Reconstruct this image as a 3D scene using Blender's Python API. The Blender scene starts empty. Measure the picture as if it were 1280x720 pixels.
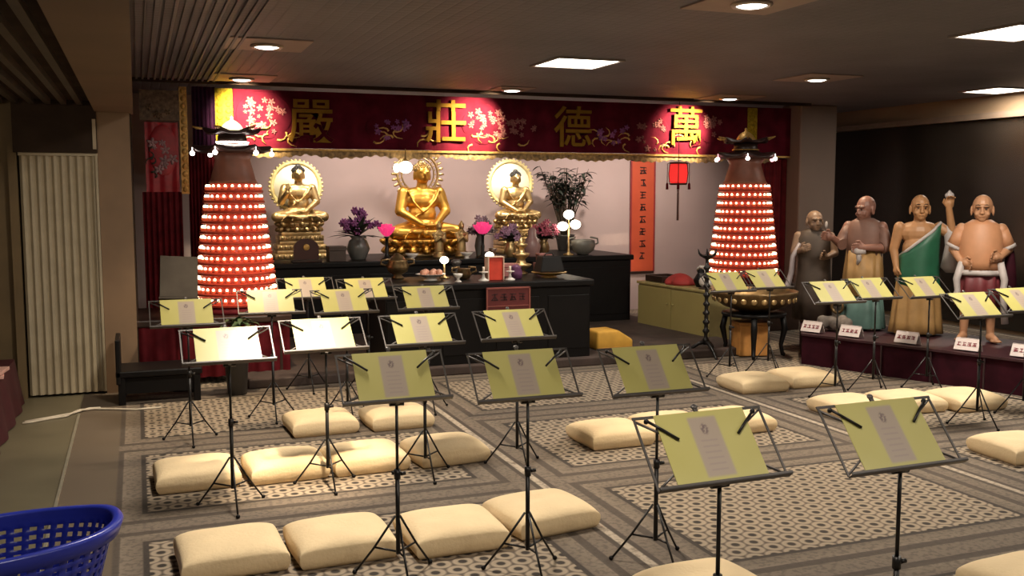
import bpy, bmesh, math, random
from mathutils import Vector, Matrix, Euler
random.seed(7)
PI = math.pi
S = bpy.context.scene
COL = S.collection

# ------------------------------------------------------------------ camera
EYE = 1.6
cam_d = bpy.data.cameras.new('camera'); cam = bpy.data.objects.new('camera', cam_d); COL.objects.link(cam)
S.camera = cam
FPX = 1232.0
cam_d.sensor_width = 36.0; cam_d.sensor_fit = 'HORIZONTAL'; cam_d.lens = 36.0*FPX/1280.0
cam_d.clip_start = 0.05
YAW = math.atan(470.0/math.hypot(FPX, 120.0)); PITCH = math.atan(120.0/FPX)
cam.location = (0, 0, EYE)
cam.rotation_euler = (PI/2-PITCH, 0, -YAW)

# ------------------------------------------------------------------ world, view, big lights
S.view_settings.view_transform = 'Standard'; S.view_settings.look = 'None'
S.view_settings.gamma = 1.0; S.view_settings.use_curve_mapping = False
S.view_settings.exposure = 0.0
S.cycles.use_denoising = True
S.cycles.max_bounces = 6
S.cycles.sample_clamp_indirect = 6.0
W = bpy.data.worlds.new('world'); S.world = W; W.use_nodes = True
W.node_tree.nodes['Background'].inputs[0].default_value = (1.0, 0.80, 0.60, 1)
W.node_tree.nodes['Background'].inputs[1].default_value = 0.055
WARM = (1.0, 0.80, 0.55)
COOL = (1.0, 0.90, 0.76)
SPOT_W = 150.0        # round ceiling lamps
WASH_W = 780.0        # round lamps in front of the banner
PANEL_W = 42.0        # square ceiling panels
SHRINE_W = 165.0      # hidden track lamps behind the banner

def spot(name, loc, target, power, deg, blend=0.6, col=WARM, size=0.05):
    d = bpy.data.lights.new(name, 'SPOT'); d.energy = power; d.color = col
    d.spot_size = math.radians(deg); d.spot_blend = blend; d.shadow_soft_size = size
    o = bpy.data.objects.new(name, d); COL.objects.link(o); o.location = loc
    v = Vector(target)-Vector(loc); o.rotation_euler = v.to_track_quat('-Z', 'Y').to_euler()
    return o
def area(name, loc, size, power, col=COOL, target=None, sy=None):
    d = bpy.data.lights.new(name, 'AREA'); d.energy = power; d.color = col; d.size = size
    if sy: d.shape = 'RECTANGLE'; d.size_y = sy
    o = bpy.data.objects.new(name, d); COL.objects.link(o); o.location = loc
    if target:
        v = Vector(target)-Vector(loc); o.rotation_euler = v.to_track_quat('-Z', 'Y').to_euler()
    return o

# ------------------------------------------------------------------ materials
class NT:
    def __init__(s, m):
        s.m = m; s.t = m.node_tree
        s.b = s.t.nodes['Principled BSDF']
    def n(s, typ, **kw):
        x = s.t.nodes.new(typ)
        for k, v in kw.items(): setattr(x, k, v)
        return x
    def l(s, a, b): s.t.links.new(a, b)
    def M(s, op, a, b=None, c=None):
        x = s.n('ShaderNodeMath', operation=op)
        for i, v in enumerate((a, b, c)):
            if v is None: continue
            if isinstance(v, (int, float)): x.inputs[i].default_value = v
            else: s.l(v, x.inputs[i])
        return x.outputs[0]
    def ramp(s, f, stops):
        x = s.n('ShaderNodeValToRGB')
        e = x.color_ramp.elements
        while len(e) < len(stops): e.new(0.5)
        for k, (p, c) in enumerate(stops): e[k].position = p; e[k].color = (*c, 1)
        s.l(f, x.inputs[0]); return x.outputs[0]
    def mix(s, f, a, b):
        x = s.n('ShaderNodeMix', data_type='RGBA')
        for sock, v in ((x.inputs[0], f), (x.inputs[6], a), (x.inputs[7], b)):
            if isinstance(v, (int, float)): sock.default_value = v
            elif isinstance(v, tuple): sock.default_value = (*v, 1)
            else: s.l(v, sock)
        return x.outputs[2]
    def step(s, v, lo, hi):
        x = s.n('ShaderNodeMapRange'); x.interpolation_type = 'SMOOTHSTEP'
        s.l(v, x.inputs[0]); x.inputs[1].default_value = lo; x.inputs[2].default_value = hi
        return x.outputs[0]
    def obj(s): return s.n('ShaderNodeTexCoord').outputs['Object']
    def noise(s, vec, scale, detail=3):
        x = s.n('ShaderNodeTexNoise'); x.inputs['Scale'].default_value = scale; x.inputs['Detail'].default_value = detail
        s.l(vec, x.inputs['Vector']); return x.outputs[0]
    def bump(s, h, strength=0.3, dist=0.01):
        x = s.n('ShaderNodeBump'); x.inputs['Strength'].default_value = strength; x.inputs['Distance'].default_value = dist
        s.l(h, x.inputs['Height']); s.l(x.outputs[0], s.b.inputs['Normal'])

MATS = {}
def mat(name, col, rough=0.6, metal=0.0, var=0.12, scale=9.0, emit=None, es=0.0, bump=0.0, bscale=None, coat=0.0):
    if name in MATS: return MATS[name]
    m = bpy.data.materials.new(name); m.use_nodes = True
    t = NT(m); b = t.b
    b.inputs['Roughness'].default_value = rough; b.inputs['Metallic'].default_value = metal
    nz = t.noise(t.obj(), scale)
    lo = tuple(c*(1-var) for c in col); hi = tuple(min(1, c*(1+var)) for c in col)
    t.l(t.ramp(nz, [(0.3, lo), (0.7, hi)]), b.inputs['Base Color'])
    if bump:
        t.bump(t.noise(t.obj(), bscale or scale*8, 2), bump)
    if emit:
        b.inputs['Emission Color'].default_value = (*emit, 1); b.inputs['Emission Strength'].default_value = es
    if coat: b.inputs['Coat Weight'].default_value = coat
    MATS[name] = m
    return m

# ------------------------------------------------------------------ mesh builder
class MB:
    def __init__(s): s.bm = bmesh.new(); s.mi = 0
    def _new(s, verts, faces):
        vs = [s.bm.verts.new(v) for v in verts]
        for f in faces:
            try:
                F = s.bm.faces.new([vs[i] for i in f]); F.material_index = s.mi; F.smooth = True
            except ValueError: pass
        return vs
    def box(s, c, d, rot=None, bev=0.0, taper=1.0):
        hx, hy, hz = d[0]/2, d[1]/2, d[2]/2
        P = [Vector((x*hx*(taper if z > 0 else 1), y*hy*(taper if z > 0 else 1), z*hz)) for z in (-1, 1) for y in (-1, 1) for x in (-1, 1)]
        R = Euler(rot).to_matrix() if rot else Matrix.Identity(3)
        vs = s._new([R @ p + Vector(c) for p in P], [(0,2,3,1),(4,5,7,6),(0,1,5,4),(2,6,7,3),(0,4,6,2),(1,3,7,5)])
        fs = {f for v in vs for f in v.link_faces}
        for f in fs: f.smooth = False
        if bev:
            es = list({e for v in vs for e in v.link_edges})
            bmesh.ops.bevel(s.bm, geom=es, offset=bev, segments=2, profile=0.5, affect='EDGES', material=-1)
        return s
    def tube(s, pts, r, seg=8, closed=False, cap=True):
        pts = [Vector(p) for p in pts]; n = len(pts)
        rs = r if isinstance(r, (list, tuple)) else [r]*n
        rings = []; prev = None
        for i, p in enumerate(pts):
            a = pts[(i-1) % n] if (i > 0 or closed) else p
            b = pts[(i+1) % n] if (i < n-1 or closed) else p
            t = (b-a).normalized() if (b-a).length > 1e-9 else Vector((0,0,1))
            if prev is None:
                u = t.cross(Vector((0,0,1)))
                if u.length < 1e-3: u = t.cross(Vector((0,1,0)))
            else: u = prev - t*prev.dot(t)
            u.normalize(); prev = u; w = t.cross(u)
            rings.append([s.bm.verts.new(p + (u*math.cos(2*PI*k/seg) + w*math.sin(2*PI*k/seg))*rs[i]) for k in range(seg)])
        m = n if closed else n-1
        for i in range(m):
            A, B = rings[i], rings[(i+1) % n]
            for k in range(seg):
                try:
                    f = s.bm.faces.new((A[k], A[(k+1) % seg], B[(k+1) % seg], B[k])); f.smooth = True; f.material_index = s.mi
                except ValueError: pass
        if cap and not closed:
            for R_ in (list(reversed(rings[0])), rings[-1]):
                f = s.bm.faces.new(R_); f.material_index = s.mi
        return s
    def lathe(s, prof, seg=24, c=(0,0,0), sx=1.0, sy=1.0, wob=0, wn=8, square=0):
        rings = []
        for r, z in prof:
            ring = []
            for k in range(seg):
                a = 2*PI*k/seg
                q = 1+wob*math.cos(wn*a)
                ring.append(s.bm.verts.new((c[0]+r*q*math.cos(a)*sx, c[1]+r*q*math.sin(a)*sy, c[2]+z)))
            rings.append(ring)
        for A, B in zip(rings, rings[1:]):
            for k in range(seg):
                f = s.bm.faces.new((A[k], A[(k+1) % seg], B[(k+1) % seg], B[k])); f.smooth = True; f.material_index = s.mi
        for R_ in (list(reversed(rings[0])), rings[-1]):
            f = s.bm.faces.new(R_); f.material_index = s.mi
        return s
    def ell(s, c, r, rot=None, seg=14, rings=9):
        if isinstance(r, (int, float)): r = (r, r, r)
        R = Euler(rot).to_matrix() if rot else Matrix.Identity(3)
        V = []; F = []
        V.append(Vector((0,0,1)))
        for i in range(1, rings):
            th = PI*i/rings
            for k in range(seg):
                a = 2*PI*k/seg
                V.append(Vector((math.sin(th)*math.cos(a), math.sin(th)*math.sin(a), math.cos(th))))
        V.append(Vector((0,0,-1)))
        for k in range(seg):
            F.append((0, 1+k, 1+(k+1) % seg))
            for i in range(rings-2):
                a = 1+i*seg
                F.append((a+k, a+seg+k, a+seg+(k+1) % seg, a+(k+1) % seg))
            a = 1+(rings-2)*seg
            F.append((a+k, len(V)-1, a+(k+1) % seg))
        s._new([R @ Vector((v.x*r[0], v.y*r[1], v.z*r[2])) + Vector(c) for v in V], F)
        return s
    def limb(s, a, b, ra, rb, seg=12):
        s.tube([a, b], [ra, rb], seg); s.ell(a, ra, seg=12, rings=8); s.ell(b, rb, seg=12, rings=8); return s
    def loft(s, rows, closed=True, cap=False):
        R_ = [[s.bm.verts.new(p) for p in r] for r in rows]
        n = len(R_[0])
        for A, B in zip(R_, R_[1:]):
            for k in range(n if closed else n-1):
                f = s.bm.faces.new((A[k], A[(k+1) % n], B[(k+1) % n], B[k])); f.smooth = True; f.material_index = s.mi
        if cap:
            s.bm.faces.new(list(reversed(R_[0]))).material_index = s.mi; s.bm.faces.new(R_[-1]).material_index = s.mi
        return s
    def prism(s, pts, y0, y1):
        n = len(pts)
        s._new([(x, y0, z) for x, z in pts]+[(x, y1, z) for x, z in pts],
               [tuple(range(n)), tuple(range(2*n-1, n-1, -1))]+[(k, k+n, (k+1) % n + n, (k+1) % n) for k in range(n)])
        return s
    def quad(s, a, b, c, d, flat=True):
        s._new([a, b, c, d], [(0,1,2,3)]); return s
    def leaf(s, base, direction, length, width, droop=0.3, n=4):
        b = Vector(base); d = Vector(direction).normalized()
        side = d.cross(Vector((0,0,1)))
        if side.length < 0.05: side = Vector((1,0,0))
        side.normalize()
        L = []; Rr = []; C_ = []
        for i in range(n+1):
            t = i/n
            p = b + d*length*t + Vector((0,0,-droop*length*t*t))
            w = width*math.sin(PI*min(1, 0.08+0.92*t))*0.5
            L.append(p-side*w+Vector((0,0,w*0.3))); Rr.append(p+side*w+Vector((0,0,w*0.3))); C_.append(p)
        s.loft([[L[i], C_[i], Rr[i]] for i in range(n+1)], closed=False)
        return s

def fin(mb, name, m, parent=None, loc=(0,0,0), rz=0.0, sharp=None, fixn=True):
    me = bpy.data.meshes.new(name)
    if fixn: bmesh.ops.recalc_face_normals(mb.bm, faces=mb.bm.faces[:])
    mb.bm.to_mesh(me); mb.bm.free()
    ms = m if isinstance(m, (list, tuple)) else [m]
    for x in ms: me.materials.append(x)
    if sharp is not None:
        me.set_sharp_from_angle(angle=math.radians(sharp))
    o = bpy.data.objects.new(name, me); COL.objects.link(o)
    if parent: o.parent = parent
    o.location = loc; o.rotation_euler = (0, 0, rz)
    return o
def tag(o, label, cat, group=None, kind=None):
    o['label'] = label; o['category'] = cat
    if group: o['group'] = group
    if kind: o['kind'] = kind
    return o
def thing(name, label, cat, loc=(0,0,0), rz=0.0, group=None):
    o = bpy.data.objects.new(name, None); COL.objects.link(o); o.location = loc; o.rotation_euler = (0, 0, rz)
    o.empty_display_size = 0.1
    return tag(o, label, cat, group)
def struct(o): o['kind'] = 'structure'; return o
def dup(o, loc=None, rz=None, label=None, group=None, parent=None):
    c = o.copy(); COL.objects.link(c)
    if parent: c.parent = parent
    if loc is not None: c.location = loc
    if rz is not None: c.rotation_euler = (0, 0, rz)
    if label: c['label'] = label
    if group: c['group'] = group
    for ch in list(o.children): dup(ch, parent=c)
    return c
def body(mb, name, m, parent, voxel=0.006, smooth=4):
    """one continuous surface grown from overlapping volumes"""
    me = bpy.data.meshes.new(name); bmesh.ops.recalc_face_normals(mb.bm, faces=mb.bm.faces[:])
    mb.bm.to_mesh(me); mb.bm.free()
    t = bpy.data.objects.new(name, me); COL.objects.link(t)
    r = t.modifiers.new('r', 'REMESH'); r.mode = 'VOXEL'; r.voxel_size = voxel; r.use_smooth_shade = True
    sm = t.modifiers.new('s', 'SMOOTH'); sm.factor = 0.5; sm.iterations = smooth
    dg = bpy.context.evaluated_depsgraph_get()
    nm = bpy.data.meshes.new_from_object(t.evaluated_get(dg))
    bpy.data.objects.remove(t); bpy.data.meshes.remove(me)
    nm.name = name; nm.materials.clear(); nm.materials.append(m)
    for p in nm.polygons: p.use_smooth = True
    o = bpy.data.objects.new(name, nm); COL.objects.link(o); o.parent = parent
    return o
def glyph(ch, size, depth, fat, m, parent, loc, name='character'):
    c = bpy.data.curves.new('glyph', 'FONT'); c.body = ch; c.size = size; c.extrude = depth; c.offset = fat
    c.align_x = 'CENTER'; c.align_y = 'CENTER'; c.resolution_u = 3
    t = bpy.data.objects.new('glyph', c); COL.objects.link(t)
    dg = bpy.context.evaluated_depsgraph_get(); dg.update()
    me = bpy.data.meshes.new_from_object(t.evaluated_get(dg))
    bpy.data.objects.remove(t)
    me.transform(Matrix.Rotation(PI/2, 4, 'X'))
    me.materials.clear(); me.materials.append(m); me.name = name
    o = bpy.data.objects.new(name, me); COL.objects.link(o); o.parent = parent; o.location = loc
    return o

# ------------------------------------------------------------------ palette
m_darkpanel = mat('dark_panel', (0.045, 0.030, 0.022), 0.85, var=0.3, scale=3)
m_black = mat('black_lacquer', (0.006, 0.005, 0.005), 0.28)
m_darkwood = mat('dark_wood', (0.035, 0.018, 0.013), 0.35, var=0.35, scale=5)
m_blackmetal = mat('black_metal', (0.02, 0.018, 0.017), 0.35, 0.5)
m_steel = mat('stand_steel', (0.10, 0.09, 0.085), 0.40, 0.55)
m_gold = mat('gold', (0.62, 0.34, 0.07), 0.40, 0.9, bump=0.08, scale=6)
m_goldpaint = mat('gold_paint', (0.24, 0.125, 0.016), 0.7, 0.1)
m_yellow = mat('yellow_brocade', (0.32, 0.23, 0.018), 0.8, var=0.3, scale=40)
m_red = mat('red_satin', (0.34, 0.012, 0.022), 0.42, var=0.25, scale=14)
m_darkred = mat('dark_red_cloth', (0.10, 0.010, 0.014), 0.55, var=0.3, scale=8)
m_maroon = mat('maroon_cloth', (0.028, 0.004, 0.008), 0.5, var=0.3, scale=8)
m_purple = mat('purple_cloth', (0.035, 0.010, 0.030), 0.5, var=0.25)
m_cream = mat('cream_cushion', (0.78, 0.60, 0.36), 0.85, var=0.06, scale=5, bump=0.25, bscale=60)
m_green = mat('leaf_green', (0.045, 0.085, 0.03), 0.5, var=0.5)
m_darkleaf = mat('dark_leaf', (0.02, 0.028, 0.018), 0.45, var=0.5)
m_white = mat('white_paint', (0.75, 0.70, 0.64), 0.5, var=0.05)
m_pale = mat('pale_satin', (0.24, 0.095, 0.085), 0.9, var=0.4, scale=60)
m_pinkp = mat('pink_petal', (0.55, 0.05, 0.16), 0.5, var=0.3)
m_purplep = mat('purple_petal', (0.22, 0.06, 0.20), 0.5, var=0.4, scale=30)
m_bronze = mat('bronze', (0.20, 0.13, 0.06), 0.38, 0.8, var=0.3, bump=0.2, scale=12)
m_card = mat('white_card', (0.62, 0.53, 0.50), 0.6, var=0.03)
m_ink = mat('red_ink', (0.22, 0.03, 0.04), 0.6)
m_inkb = mat('black_ink', (0.03, 0.012, 0.010), 0.6)

for k_, sp_, ro_ in (('black_lacquer', 0.2, 0.45), ('dark_panel', 0.1, 0.9), ('maroon_cloth', 0.1, 0.8)):
    MATS[k_].node_tree.nodes['Principled BSDF'].inputs['Specular IOR Level'].default_value = sp_
    MATS[k_].node_tree.nodes['Principled BSDF'].inputs['Roughness'].default_value = ro_
# ================================================================== THE ROOM
# ---- carpet: panels of ringed honeycomb between banded borders
def carpet_material():
    m = bpy.data.materials.new('patterned_carpet'); m.use_nodes = True; t = NT(m)
    sep = t.n('ShaderNodeSeparateXYZ'); t.l(t.obj(), sep.inputs[0]); X, Y = sep.outputs[0], sep.outputs[1]
    u = t.M('MULTIPLY', t.M('FRACT', t.M('DIVIDE', t.M('ADD', X, -2.03+23.45), 2.345)), 2.345)
    v = t.M('MULTIPLY', t.M('FRACT', t.M('DIVIDE', t.M('ADD', Y, -4.92+16.0), 1.6)), 1.6)
    dx = t.M('MINIMUM', u, t.M('SUBTRACT', 2.345, u)); dy = t.M('MINIMUM', v, t.M('SUBTRACT', 1.6, v))
    dd = t.M('MINIMUM', dx, t.M('ADD', dy, 0.08))
    def rings(ox, oy):
        a = t.M('SUBTRACT', t.M('FRACT', t.M('ADD', t.M('DIVIDE', X, 0.098), ox)), 0.5)
        b = t.M('SUBTRACT', t.M('FRACT', t.M('ADD', t.M('DIVIDE', Y, 0.165), oy)), 0.5)
        return t.M('SQRT', t.M('ADD', t.M('POWER', t.M('MULTIPLY', a, 1.0), 2.0), t.M('POWER', t.M('MULTIPLY', b, 1.68), 2.0)))
    d = t.M('MINIMUM', rings(20, 20), rings(20.5, 20.5))
    hon = t.ramp(d, [(0.0, (0.016, 0.011, 0.008)), (0.17, (0.022, 0.015, 0.011)), (0.25, (0.34, 0.27, 0.19)), (0.40, (0.38, 0.30, 0.215)), (0.50, (0.12, 0.09, 0.065)), (0.60, (0.03, 0.022, 0.016))])
    nz = t.noise(t.obj(), 38, 4)
    band = t.ramp(dd, [(0.0, (0.50, 0.41, 0.31)), (0.018, (0.50, 0.41, 0.31)), (0.024, (0.06, 0.045, 0.033)), (0.05, (0.075, 0.055, 0.042)),
                       (0.055, (0.20, 0.155, 0.115)), (0.14, (0.185, 0.143, 0.106)), (0.145, (0.075, 0.056, 0.042)), (0.19, (0.085, 0.064, 0.048)), (0.195, (0.23, 0.18, 0.132)),
                       (0.285, (0.165, 0.128, 0.094)), (0.292, (0.03, 0.022, 0.017)), (0.32, (0.03, 0.022, 0.017))])
    band = t.mix(t.M('MULTIPLY', t.step(nz, 0.45, 0.62), 0.45), band, (0.05, 0.037, 0.028))
    fld = t.mix(t.step(dd, 0.312, 0.318), band, hon)
    # plain edge strip beside the bare floor
    edge = t.step(X, -0.16, -0.145)
    colr = t.mix(edge, (0.13, 0.095, 0.062), fld)
    n2 = t.noise(t.obj(), 1.3, 2)
    colr = t.mix(t.M('MULTIPLY', n2, 0.35), colr, (0.07, 0.052, 0.038))
    t.l(colr, t.b.inputs['Base Color']); t.b.inputs['Roughness'].default_value = 0.9
    t.bump(t.noise(t.obj(), 300, 2), 0.25, 0.004)
    return m
f = MB(); f._new([(-0.44,-1.5,0),(9.3,-1.5,0),(9.3,12.1,0),(-0.44,12.1,0)], [(0,1,2,3)])
struct(fin(f, 'floor', carpet_material()))
m_lino = mat('grey_green_vinyl', (0.135, 0.115, 0.072), 0.45, var=0.15, scale=2)
f = MB(); f._new([(-3.2,-1.5,0),(-0.44,-1.5,0),(-0.44,12.1,0),(-3.2,12.1,0)], [(0,1,2,3)])
struct(fin(f, 'floor', m_lino))
m_strip = mat('carpet_strip_metal', (0.45, 0.42, 0.33), 0.35, 0.6)
f = MB(); f.box((-0.44, 4.2, 0.004), (0.018, 6.9, 0.008), bev=0.003)
struct(fin(f, 'trim_1', m_strip))
# raised step in front of the shrine
f = MB(); f.box((3.25, 10.1, 0.04), (4.9, 3.9, 0.08), bev=0.012)
struct(fin(f, 'shrine_step', mat('step_carpet', (0.055, 0.035, 0.028), 0.8, var=0.3, scale=6, bump=0.2)))

# ---- walls
m_mauve = mat('mauve_wall', (0.52, 0.40, 0.37), 0.8, var=0.05, scale=2)
m_brownwall = mat('brown_wall', (0.26, 0.175, 0.105), 0.75, var=0.10, scale=2)
m_olive = mat('olive_wall', (0.15, 0.10, 0.045), 0.7, var=0.15, scale=3)
m_darkpanel = mat('dark_panel', (0.045, 0.030, 0.022), 0.85, var=0.3, scale=3)
def slab(name, x0, x1, y0, y1, z0, z1, m, bev=0):
    b = MB(); b.box(((x0+x1)/2, (y0+y1)/2, (z0+z1)/2), (x1-x0, y1-y0, z1-z0), bev=bev)
    return struct(fin(b, name, m))
slab('wall_back', -0.2, 9.3, 11.95, 12.1, 0, 2.9, m_mauve)
slab('wall_right', 9.2, 9.35, -1.5, 12.1, 0, 2.9, m_brownwall)
slab('wall_left', -3.25, -0.85, 8.45, 8.6, 0, 2.6, m_olive)
slab('wall_left', -3.3, -3.2, -1.5, 8.5, 0, 2.6, m_olive)
slab('wall_left', -0.12, -0.02, 8.5, 12.0, 0, 2.9, m_darkpanel)
slab('column', -0.27, -0.03, 8.4, 8.75, 0, 2.22, mat('tan_column', (0.23, 0.145, 0.085), 0.7, var=0.1, scale=3))
slab('trim_2', -0.86, -0.27, 8.36, 8.5, 1.9, 2.34, m_darkpanel)
slab('wall_left', -0.86, -0.27, 8.5, 8.6, 0, 2.34, m_olive)
slab('trim_3', -0.30, -0.275, 8.34, 8.36, 1.93, 2.16, mat('pale_trim', (0.4, 0.32, 0.22), 0.6))
slab('trim_4', -0.90, -0.84, 8.38, 8.5, 0, 1.95, m_olive)
# folding door: pleated cream panels
d = MB(); rows = []
for z in (0.02, 1.88):
    r = []
    for k in range(31):
        x = -0.825+0.555*k/30
        r.append((x, 8.40+0.016*math.cos(k*PI/1.5)*(0.8+0.3*math.sin(k*2.1)), z))
    rows.append(r)
d.loft(rows, closed=False)
d.box((-0.55, 8.405, 1.89), (0.56, 0.05, 0.025)); d.box((-0.282, 8.392, 0.95), (0.02, 0.04, 1.86), bev=0.004)
m_folding = mat('cream_folding_door', (0.40, 0.335, 0.23), 0.6, var=0.06)
struct(fin(d, 'door_1', m_folding, sharp=30))
# right-hand column, dark glossy wall panel
slab('column', 7.86, 8.42, 10.45, 10.85, 0, 2.7, mat('grey_column', (0.20, 0.145, 0.115), 0.7, var=0.06, scale=2), bev=0.02)
m_gloss = mat('black_gloss_panel', (0.018, 0.014, 0.011), 0.22, var=0.2, scale=2)
slab('wall_panel', 9.15, 9.2, 0.5, 11.9, 0.05, 2.42, m_gloss)
slab('trim_5', 9.10, 9.2, 0.5, 11.9, 2.43, 2.50, mat('brown_trim', (0.17, 0.12, 0.085), 0.55))
# ---- ceiling
def ceiling_material(name, col, rib):
    m = bpy.data.materials.new(name); m.use_nodes = True; t = NT(m)
    sep = t.n('ShaderNodeSeparateXYZ'); t.l(t.obj(), sep.inputs[0]); X, Y = sep.outputs[0], sep.outputs[1]
    nz = t.noise(t.obj(), 1.1, 3)
    c = t.ramp(nz, [(0.3, tuple(k*0.8 for k in col)), (0.7, tuple(k*1.15 for k in col))])
    t.l(c, t.b.inputs['Base Color']); t.b.inputs['Roughness'].default_value = 0.6
    w = t.M('ABSOLUTE', t.M('SINE', t.M('MULTIPLY', X, PI/rib)))
    g = t.step(w, 0.0, 0.35)
    hole = t.M('MULTIPLY', t.M('ABSOLUTE', t.M('SINE', t.M('MULTIPLY', Y, PI/rib))), w)
    t.bump(t.M('ADD', g, t.M('MULTIPLY', t.step(hole, 0.2, 0.7), 0.5)), 0.35, 0.010)
    return m
m_ceil = ceiling_material('grey_ribbed_ceiling', (0.165, 0.158, 0.185), 0.09)
slab('ceiling', -0.02, 9.3, -1.5, 12.1, 2.7, 2.8, m_ceil)
b = MB()
for k in range(14): b.box((0.04+0.055*k, 6.7, 2.692), (0.02, 7.4, 0.016))
struct(fin(b, 'trim_7', m_ceil))      # ribbed strip along the beam
slab('ceiling_beam', -0.28, -0.0, -1.5, 8.6, 2.22, 2.8, mat('tan_beam', (0.17, 0.110, 0.068), 0.7, var=0.1, scale=2))
m_slat = mat('dark_slat', (0.060, 0.044, 0.030), 0.55, var=0.3, scale=4)
slab('ceiling', -3.3, -0.28, -1.5, 8.6, 2.30, 2.4, m_darkpanel)
b = MB()
for k in range(16): b.box((-0.38-0.11*k, 3.65, 2.281), (0.04, 9.3, 0.04))
struct(fin(b, 'trim_8', m_slat))
slab('trim_6', 0.0, 7.9, 10.3, 10.34, 2.665, 2.70, m_darkpanel)

# ---- ceiling lamps
m_lit = mat('lit_diffuser', (0.9, 0.85, 0.75), 0.5, emit=(1.0, 0.93, 0.82), es=9.0)
m_plate = mat('lamp_plate', (0.36, 0.28, 0.25), 0.55, var=0.05)
m_trimring = mat('lamp_ring', (0.55, 0.48, 0.42), 0.35, 0.5)
def downlight(x, y, label, power, target=None, deg=70, plate=0.6, z=2.7, blend=0.6):
    t = thing('ceiling_downlight', label, 'ceiling light', (x, y, z), 0, 'round ceiling downlights')
    p = MB(); p.box((0, 0, -0.006), (plate, plate, 0.010), bev=0.003); fin(p, 'mounting_plate', m_plate, t)
    r = MB(); r.lathe([(0.085,-0.012),(0.118,-0.012),(0.122,-0.02),(0.112,-0.032),(0.092,-0.030),(0.085,-0.012)], 32); fin(r, 'trim_ring', m_trimring, t)
    g = MB(); g.lathe([(0.001,-0.0125),(0.084,-0.0125),(0.088,-0.024),(0.06,-0.034),(0.001,-0.036)], 28); fin(g, 'diffuser', m_lit, t)
    spot('lamp_light', (x, y, z-0.05), target or (x, y, 0), power, deg, blend)
downlight(0.95, 7.66, 'round downlight nearest the tan beam, above the overexposed music stands', SPOT_W*1.7, deg=85)
downlight(0.99, 9.95, 'round downlight just in front of the left end of the banner', WASH_W*1.1, (1.10, 10.66, 2.36), 62, blend=1.0)
downlight(3.79, 9.98, 'round downlight in front of the middle of the banner', WASH_W, (3.56, 10.66, 2.35), 62, plate=0.4, blend=1.0)
downlight(6.50, 9.98, 'round downlight in front of the right end of the banner', WASH_W, (6.28, 10.66, 2.35), 60, blend=1.0)
downlight(6.19, 8.0, 'round downlight on the right part of the ceiling before the grey column', SPOT_W*1.0, (6.1, 7.6, 0.6), 66)
downlight(3.38, 4.98, 'round downlight cut by the top edge of the picture', SPOT_W*1.0)
m_frame = mat('panel_frame', (0.30, 0.26, 0.24), 0.5)
def panel(x, y, label, power, s=0.56, sy=None):
    sy = sy or s
    t = thing('ceiling_light_panel', label, 'ceiling light', (x, y, 2.7), 0, 'square ceiling light panels')
    p = MB()
    for sx_, sy_, dx_, dy_ in ((0, 1, s+0.06, 0.03), (0, -1, s+0.06, 0.03), (1, 0, 0.03, sy), (-1, 0, 0.03, sy)):
        p.box((sx_*(s/2+0.015), sy_*(sy/2+0.015), -0.008), (dx_, dy_, 0.016), bev=0.003)
    fin(p, 'frame', m_frame, t)
    g = MB(); g.box((0, 0, -0.005), (s, sy, 0.008)); fin(g, 'diffuser', m_lit, t)
    area('panel_light', (x, y, 2.68), s*0.95, power, sy=sy*0.95)
panel(3.55, 7.80, 'square light panel in the middle of the ceiling', PANEL_W)
panel(5.72, 5.25, 'square light panel at the top right edge of the picture', PANEL_W*2.3)
panel(8.75, 8.25, 'light panel close against the right wall above the statues', PANEL_W*0.7, 0.5)
# lamps out of view: one pair overexposes the stands, the others are added fill
downlight(0.95, 4.45, 'round downlight overhead before the overexposed row of music stands', SPOT_W*4.6, (0.86, 5.14, 0.90), 28, blend=1.0)
panel(0.95, 4.98, 'square light panel above the overexposed row of music stands', PANEL_W*1.8, 0.42)
panel(3.5, 0.5, 'added unseen fill panel above the camera end of the carpet', PANEL_W*0.8)  # fill panels from here on are added to light the near carpet and cushions
panel(0.9, 1.6, 'added unseen fill panel above the nearest left cushions', PANEL_W*0.85)
panel(6.2, 1.2, 'added unseen fill panel above the right front corner of the hall', PANEL_W*0.8)
downlight(-1.0, 5.6, 'added unseen fill downlight in the low ceiling left of the tan beam', SPOT_W*0.25, (-0.7, 8.4, 0.6), 90, plate=0.3, z=2.26)  # added lamp, unseen, to brighten the folding door and column

# ================================================================== BANNER OVER THE SHRINE
BY = 10.66
def cloth(x0, x1, z0, z1, nx, nz, fold, amp, y=0.0):
    b = MB(); rows = []
    for j in range(nz+1):
        z = z0+(z1-z0)*j/nz
        rows.append([(x0+(x1-x0)*i/nx, y+amp*math.sin(2*PI*fold*i/nx+0.5*math.sin(5*i/nx))*(0.5+0.5*(1-j/nz)), z) for i in range(nx+1)])
    b.loft(rows, closed=False); return b
def flowers(b, cx, cz, n, rx, rz, size, y=-0.012):
    for _ in range(n):
        a = random.uniform(0, 2*PI); q = math.sqrt(random.random())
        x = cx+rx*q*math.cos(a); z = cz+rz*q*math.sin(a); s_ = size*random.uniform(0.55, 1.2); ph = random.random()*6
        for k in range(5):
            an = ph+2*PI*k/5
            b.ell((x+s_*0.6*math.cos(an), y, z+s_*0.6*math.sin(an)), (s_*0.55, 0.012, s_*0.32), rot=(0, -an, 0), seg=8, rings=5)
        b.ell((x, y-0.008, z), (s_*0.25, 0.010, s_*0.25), seg=8, rings=5)
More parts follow.
